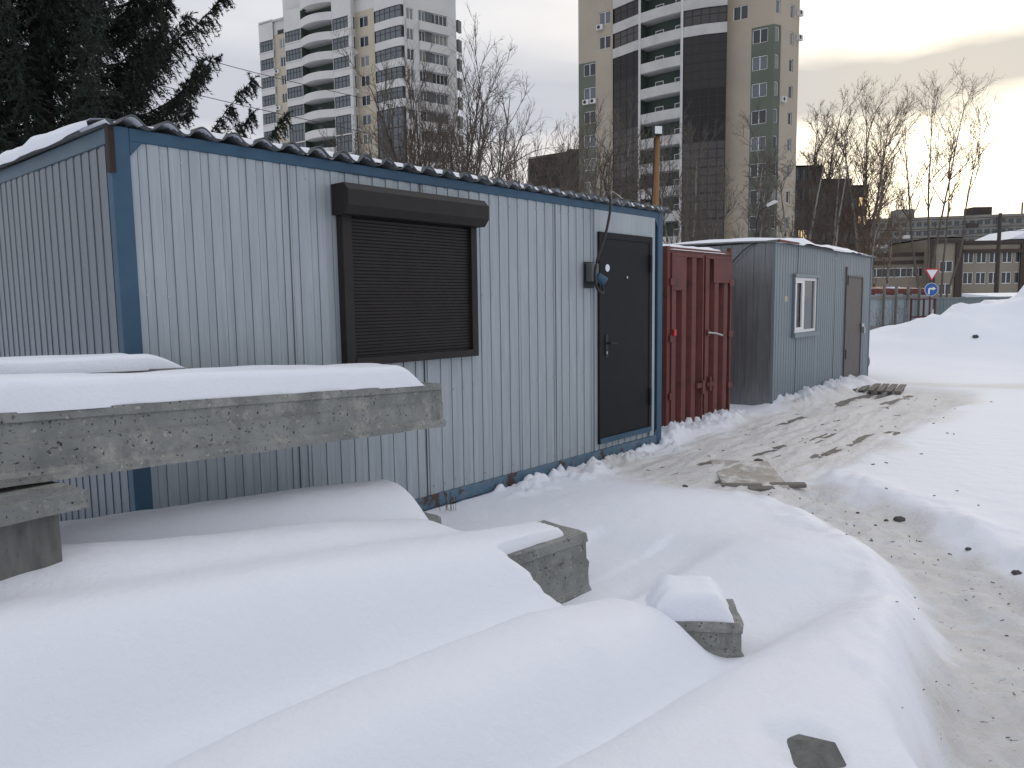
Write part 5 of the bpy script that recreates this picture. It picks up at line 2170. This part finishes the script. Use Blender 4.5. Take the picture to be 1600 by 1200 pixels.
# red shed beyond the fence, snowy lean-to at the right, utility pole
q0, q1 = hx(1352, 48), hx(1447, 50)
z_ = zt(444, 48, 1360)
rs = thing('red_shed', 'low red metal shed roof showing above the sheet fence', 'shed', (q0[0], q0[1], -.4), math.atan2(q1[1] - q0[1], q1[0] - q0[0]))
Lr = slen(q0, q1)
z_ += .4
MB().box(0, Lr, 0, 3, 0, z_ - .42).build('wall', 'redroof', rs)
m = MB()
m.prism([(-.15, z_ - .4), (3.2, z_ - .2), (3.2, z_ - .1), (-.15, z_ - .3)], 'x', -.2, Lr + .2)
m.prism([(-.16, z_ - .6), (-.02, z_ - .6), (-.02, z_ - .41), (-.16, z_ - .41)], 'x', -.2, Lr + .2)
m.build('roof', 'redroof', rs)
q = hx(1407, 47.9)
snow_on = MB().box(2.0, 2.9, -.1, .6, z_ - .32, z_ - .18).build('snow_patch', 'snow', rs, bevel=.06)
q0 = hx(1557, 45)
ls = thing('lean_to', 'small lean-to with snow covered roof and timber beam above the heap', 'shed', (q0[0], q0[1], -.4), 0)
z_ = zt(466, 45, 1580) + .4
MB().box(.2, 6, .3, 3, 0, z_ - .3).build('wall', 'panel_grey', ls)
MB().box(-.1, 6, 0, .25, z_ - .42, z_ - .14).build('beam', 'pole', ls, bevel=.01)
m = MB()
m.prism([(-.3, z_ - .13), (3.3, z_ + .15), (3.3, z_ + .35), (-.25, z_ + .12)], 'x', -.15, 6.2)
m.build('snowy_roof', 'snow', ls, bevel=.05)
q = atd(1556, 465, 60)
up = thing('utility_pole', 'dark utility pole before the beige office building', 'pole', (q[0], q[1], -.4), 0)
ztop = zt(333, 60, 1556) + .4
MB().tube([(0, 0, 0), (0, 0, ztop)], [.19, .13], 10).build('shaft', 'bark_dark', up, True)
MB().box(-.3, .3, -.08, .08, ztop - .5, ztop - .38).build('crossarm', 'bark_dark', up)


def cable(pts, rad, label):
    o = MB().tube(smooth_pts(pts, 8), rad, 5).build('overhead_cable', 'black', None, True)
    tag(o, label, 'cable', 'overhead cables')
    return o


cable([atd(1345, 357, 58), atd(1450, 361, 58.5), tuple(np.array([q[0], q[1], ztop - .8]) + 0), atd(1700, 346, 60)], .022, 'upper overhead line crossing in front of the grey panel block')
cable([atd(1345, 377, 58), atd(1450, 374, 58.5), (q[0], q[1], ztop - 1.8), atd(1700, 360, 60)], .022, 'lower overhead line crossing in front of the beige building')
cable([atd(-60, 45, 17), atd(160, 108, 18), atd(345, 97 + 60, 19), atd(640, 222, 22)], .009, 'lower thin wire running across the spruce towards the pale tower')
cable([atd(60, 10, 17), atd(340, 98, 19), atd(560, 152, 22), atd(720, 190, 24)], .009, 'upper thin wire crossing the gap between spruce and pale tower')


# ------------------------------------------------------------------ trees
class Seg:
    """fast accumulation of tapered tubes"""
    def __init__(self):
        self.a = []
        self.b = []
        self.ra = []
        self.rb = []

    def add(self, a, b, ra, rb):
        self.a.append(a)
        self.b.append(b)
        self.ra.append(ra)
        self.rb.append(rb)

    def mesh(self, name, matn, n=3):
        a = np.array(self.a)
        b = np.array(self.b)
        ra = np.array(self.ra)[:, None]
        rb_ = np.array(self.rb)[:, None]
        d = b - a
        d = d / (np.linalg.norm(d, axis=1)[:, None] + 1e-9)
        ref = np.where(np.abs(d[:, 2:3]) < .9, np.array([[0, 0, 1.0]]), np.array([[1.0, 0, 0]]))
        p = np.cross(d, ref)
        p = p / (np.linalg.norm(p, axis=1)[:, None] + 1e-9)
        q = np.cross(d, p)
        V = []
        for base, rad in ((a, ra), (b, rb_)):
            for j in range(n):
                t = 2 * math.pi * j / n
                V.append(base + rad * (math.cos(t) * p + math.sin(t) * q))
        V = np.stack(V, 1)                     # (m, 2n, 3)
        m = len(a)
        base = np.arange(m)[:, None] * 2 * n
        F = []
        for j in range(n):
            j2 = (j + 1) % n
            F.append(base + np.array([[j, j2, n + j2, n + j]]))
        F = np.concatenate(F, 0)
        return np_mesh(name, V.reshape(-1, 3), F, matn, n > 4)


def unit(v):
    return v / (np.linalg.norm(v) + 1e-9)


def bare_tree(label, base, height, seed, bark='bark_grey', twig='twig', stems=1, spread=.5, droop=.0, r0=None, lean=(0, 0), dens=1.0, first=.25,
              fork=None, tw=.008, group='bare winter trees', up=.25):
    R = np.random.RandomState(seed)
    th = thing('bare_tree', label, 'tree', tuple(base), 0, group)
    tr = Seg()
    cr = Seg()
    r0 = r0 or height * .011

    def grow(p, d, length, r, lev, seg=None):
        nseg = (9, 7, 5, 4)[lev]
        step = length / nseg
        S_ = tr if lev == 0 else cr
        pts = []
        for i in range(nseg):
            if lev == 0:
                d = unit(d + R.normal(0, .045, 3) + np.array([0, 0, .03]))
            else:
                d = unit(d + R.normal(0, .10, 3) + np.array([0, 0, (up * .35 if lev < 3 else 0) - droop * (.10, .22, .34, .42)[lev] * (i / nseg) * 2]))
            q = p + d * step
            ra = r * (1 - i / nseg * .85) + tw * .35
            rb2 = r * (1 - (i + 1) / nseg * .85) + tw * .3
            S_.add(p, q, ra, rb2)
            pts.append((q, d, ra, (i + 1) / nseg))
            p = q
        if lev < 3:
            cnt = int((0, 9, 7, 0)[0] if lev < 0 else ((15, 8, 5)[lev] * dens))
            for _ in range(cnt):
                f = R.uniform(first if lev == 0 else .2, 1.0)
                k = min(int(f * nseg), nseg - 1)
                q, dd, rr, _f = pts[k]
                a = R.uniform(0, 2 * math.pi)
                side = unit(np.cross(dd, np.array([math.cos(a), math.sin(a), .3])))
                ang = R.uniform(.35, .9) * (1 if lev else .95)
                nd = unit(dd * math.cos(ang) + side * math.sin(ang) * (1.0 if lev else 1.0) + np.array([0, 0, up * .6]))
                ln = length * ((spread, .52, .55)[lev]) * R.uniform(.55, 1.1) * (1.15 - .6 * f if lev == 0 else 1 - .3 * f)
                grow(q, nd, ln, min(rr * .55, ln * .012 + .004), lev + 1)

    for s_ in range(stems):
        if stems == 1:
            d0 = unit(np.array([lean[0], lean[1], 1.0]))
            off = np.zeros(3)
        else:
            a = 2 * math.pi * s_ / stems + R.uniform(0, 1)
            sp_ = .2 if fork is None else fork
            d0 = unit(np.array([lean[0] + sp_ * math.cos(a), lean[1] + sp_ * math.sin(a), 1.0]))
            off = np.array([.12 * math.cos(a), .12 * math.sin(a), 0])
        grow(off, d0, height * (1 if s_ == 0 else R.uniform(.8, .97)), r0, 0)
    obj('trunk', tr.mesh('trunk', bark, 6), th)
    obj('crown', cr.mesh('crown', twig, 3), th)
    return th


def tree_at(px, ytop, D, label, seed, **kw):
    g = atd(px, 470, D)
    top = atd(px, ytop, D)
    bare_tree(label, (g[0], g[1], -.3), (top[2] + .3) * kw.pop('hs', .93), seed, **kw)


tree_at(668, 100, 32, 'dark many stemmed bare tree in front of the pale tower right side', 11, bark='bark_dark', twig='twig', stems=4, spread=.42, fork=.16, dens=1.1, tw=.009, r0=.12, hs=.95, first=.2)
tree_at(731, 112, 29, 'weeping bare tree arching right into the gap between the towers', 23, bark='bark_dark', twig='twig', stems=3, spread=.45, droop=.5, fork=.13, lean=(.09, 0), tw=.008, r0=.085, hs=.95, first=.3, dens=.8)
tree_at(700, 170, 36, 'lower dark bare tree at the foot of the pale tower corner', 12, bark='bark_dark', stems=3, spread=.5, fork=.2, tw=.009)
tree_at(600, 190, 38, 'bare shrubby tree peeping over the near cabin roof', 19, bark='bark_dark', stems=3, spread=.45, fork=.2, tw=.009)
tree_at(772, 225, 40, 'small bare tree against the glow left of the brick block', 14, stems=3, spread=.5, fork=.25, tw=.009, dens=.9)
tree_at(815, 205, 62, 'thin bare birch left of the dark brick block edge', 15, bark='bark_grey', twig='twig_warm', stems=3, spread=.34, fork=.10, tw=.012)
tree_at(862, 208, 60, 'thin bare birch in front of the left brick block', 16, bark='bark_grey', twig='twig_warm', stems=3, spread=.34, fork=.10, tw=.012)
tree_at(935, 195, 48, 'pale bare tree before the tan tower left flank', 17, bark='bark_birch', twig='bark_grey', stems=3, spread=.36, fork=.13, tw=.011)
tree_at(898, 235, 45, 'low bare bush tree before the left brick block corner', 18, bark='bark_grey', twig='bark_grey', stems=3, spread=.42, fork=.2, tw=.010)
tree_at(1000, 225, 44, 'pale bare tree before the tan tower balconies', 20, bark='bark_grey', twig='bark_grey', stems=3, spread=.40, fork=.16, tw=.010)
tree_at(1058, 235, 42, 'pale bare tree right of the timber pole', 21, bark='bark_birch', twig='bark_grey', stems=2, spread=.42, fork=.16, tw=.010)
tree_at(1096, 262, 40, 'small pale bare tree before the dark glazed column', 22, bark='bark_grey', twig='bark_grey', stems=2, spread=.42, fork=.2, tw=.010)
tree_at(1166, 235, 46, 'drooping birch before the tan tower green windows', 24, bark='bark_birch', twig='bark_grey', stems=2, spread=.30, droop=.5, fork=.08, tw=.011, dens=1.1)
tree_at(1206, 190, 48, 'tall white trunked birch at the tan tower right corner', 25, bark='bark_birch', twig='bark_grey', stems=2, spread=.26, droop=.55, fork=.06, tw=.011, dens=1.1)
tree_at(1236, 215, 50, 'birch just right of the tan tower corner', 26, bark='bark_birch', twig='twig', stems=2, spread=.3, droop=.4, fork=.07, tw=.011)
tree_at(1266, 150, 62, 'tall feathery birch against bright sky beside the tan tower', 27, bark='bark_grey', twig='twig', stems=3, spread=.28, droop=.15, fork=.06, tw=.010, dens=1.45)
tree_at(1300, 240, 52, 'bare birch before the middle brick section', 28, bark='bark_birch', twig='twig', stems=2, spread=.32, droop=.3, fork=.10, tw=.011)
tree_at(1346, 152, 62, 'broad upright bare birch against the glow right of brick block', 29, bark='bark_birch', twig='twig_warm', stems=4, spread=.36, droop=.05, fork=.13, tw=.010, dens=1.45, first=.18)
tree_at(1375, 300, 55, 'low bare tree leaning before the grey panel block', 30, bark='bark_birch', twig='twig_warm', stems=2, spread=.4, fork=.2, tw=.011)
tree_at(1447, 142, 60, 'tall sparse forked birch with clear stems against the sunset sky', 35, bark='bark_grey', twig='twig_warm', stems=3, spread=.34, droop=.25, fork=.13, lean=(.03, 0), tw=.011, dens=1.0, first=.42, r0=.12)
tree_at(1468, 160, 61, 'right hand companion of the tall forked birch, leaning right', 38, bark='bark_grey', twig='twig_warm', stems=2, spread=.34, droop=.25, fork=.06, lean=(.17, 0), tw=.011, dens=1.0, first=.45, r0=.10)
tree_at(1414, 415, 35, 'thin leaning young birch stem beside the road sign', 34, bark='bark_birch', twig='twig', stems=1, spread=.3, lean=(.06, 0), tw=.005, dens=.5, r0=.035, first=.4)
tree_at(1395, 470, 30, 'leafless scrub bush in front of the sheet fence', 36, bark='bark_grey', twig='bark_grey', stems=3, spread=.5, fork=.4, tw=.004, r0=.012, dens=.5)


def spruce(label, base, height, r_low, z_low, seed, dens=1.0, nblade=30):
    R = np.random.RandomState(seed)
    th = thing('spruce_tree', label, 'tree', tuple(base), 0)
    tr = Seg()
    for i in range(12):
        z0_, z1_ = height * i / 12, height * (i + 1) / 12
        tr.add(np.array([0, 0, z0_]), np.array([0, 0, z1_]), .24 * (1 - i / 12.5), .24 * (1 - (i + 1) / 12.5) + .005)
    bs = Seg()
    tips = []                                   # (pos, dir, len)
    z = z_low
    while z < height - .1:
        f = (height - z) / (height - z_low)
        rad = r_low * (f ** .85) * R.uniform(.85, 1.08)
        nb = 6 if f > .2 else 5
        a0 = R.uniform(0, 6.28)
        for b in range(nb):
            a = a0 + 2 * math.pi * b / nb + R.uniform(-.3, .3)
            rr = rad * R.uniform(.75, 1.1)
            o = np.array([math.cos(a), math.sin(a), 0])
            npt = 9
            prev = np.array([0, 0, z])
            for i in range(1, npt + 1):
                s_ = i / npt
                zz = z + rr * (-.14 * math.sin(s_ * math.pi * .9) + .46 * s_ ** 1.8 + .06 * s_)
                p = o * rr * s_ + np.array([R.normal(0, .02), R.normal(0, .02), zz])
                bs.add(prev, p, .03 * (1 - s_) + .008, .03 * (1 - s_ - 1 / npt) + .008 if s_ < 1 else .005)
                d = unit(p - prev)
                side = np.array([-o[1], o[0], 0])
                dz_ = dens * (1 if z < 9.5 else .35)
                nt_ = int((19 if s_ > .45 else 10) * dz_) if s_ > .2 else int(4 * dz_)
                for _ in range(nt_):
                    q = prev + (p - prev) * R.uniform(0, 1)
                    sg = R.choice([-1, 1])
                    hang = R.uniform(0, 1) ** .7
                    ln = (.20 + .50 * (1 - s_) ** .7) * R.uniform(.5, 1.1) * min(1, rr / 1.6)
                    dd = unit(side * sg * (1 - hang) * 1.1 + d * .55 + np.array([0, 0, -hang * 1.05 + .05]))
                    tips.append((q, dd, ln))
                prev = p
            tips.append((prev - d * .1, d, .30))
            for _ in range(4):
                tips.append((prev - d * R.uniform(0, .5), unit(d * .5 + R.normal(0, .3, 3) + np.array([0, 0, .7])), R.uniform(.12, .24)))
        z += R.uniform(.36, .50) * (1 if f > .25 else .6)
    # each hanging twig: a thin stem and many small needle blades
    T0 = np.array([t[0] for t in tips])
    TD = np.array([t[1] for t in tips])
    TL = np.array([t[2] for t in tips])
    nb = nblade
    k = len(tips)
    u_ = R.uniform(0, 1, (k, nb))
    P = T0[:, None] + TD[:, None] * (TL[:, None] * u_)[..., None]
    P[..., 2] -= (u_ ** 2 * TL[:, None] * .35)
    nd = TD[:, None] * .75 + R.normal(0, .62, (k, nb, 3))
    nd[..., 2] -= .15
    nd = nd / np.linalg.norm(nd, axis=2)[..., None]
    ln = R.uniform(.05, .10, (k, nb, 1))
    wd_ = R.uniform(.007, .014, (k, nb, 1))
    sd_ = np.cross(nd, R.normal(0, 1, (k, nb, 3)))
    sd_ = sd_ / (np.linalg.norm(sd_, axis=2)[..., None] + 1e-9)
    V = np.stack([P - sd_ * wd_, P + sd_ * wd_, P + nd * ln], 2).reshape(-1, 3)
    F = np.arange(len(V)).reshape(-1, 3)
    for q, dd, l in list(zip(T0, TD, TL))[::3]:
        bs.add(q, q + dd * l + np.array([0, 0, -l * .3]), .006, .003)
    obj('trunk', tr.mesh('trunk', 'bark_dark', 8), th)
    obj('branches', bs.mesh('branches', 'bark_dark', 3), th)
    obj('crown', np_mesh('crown', V, F, 'needle'), th)
    return th


g = atd(92, 470, 13.5)
spruce('large dark spruce with drooping branches behind the near cabin', (g[0], g[1], -.2), 14.8, 4.6, 1.6, 3, 1.6, 23)
g = atd(-75, 470, 12.0)
spruce('dark spruce at the left edge of the photo', (g[0], g[1], -.2), 13.5, 3.3, 1.6, 7, .8, 15)
g = atd(388, 470, 40)
top = atd(388, 186, 40)
spruce('small distant spruce top showing above the cabin roof', (g[0], g[1], -.2), top[2] + .2, 2.6, 3.0, 9, .6, 8)
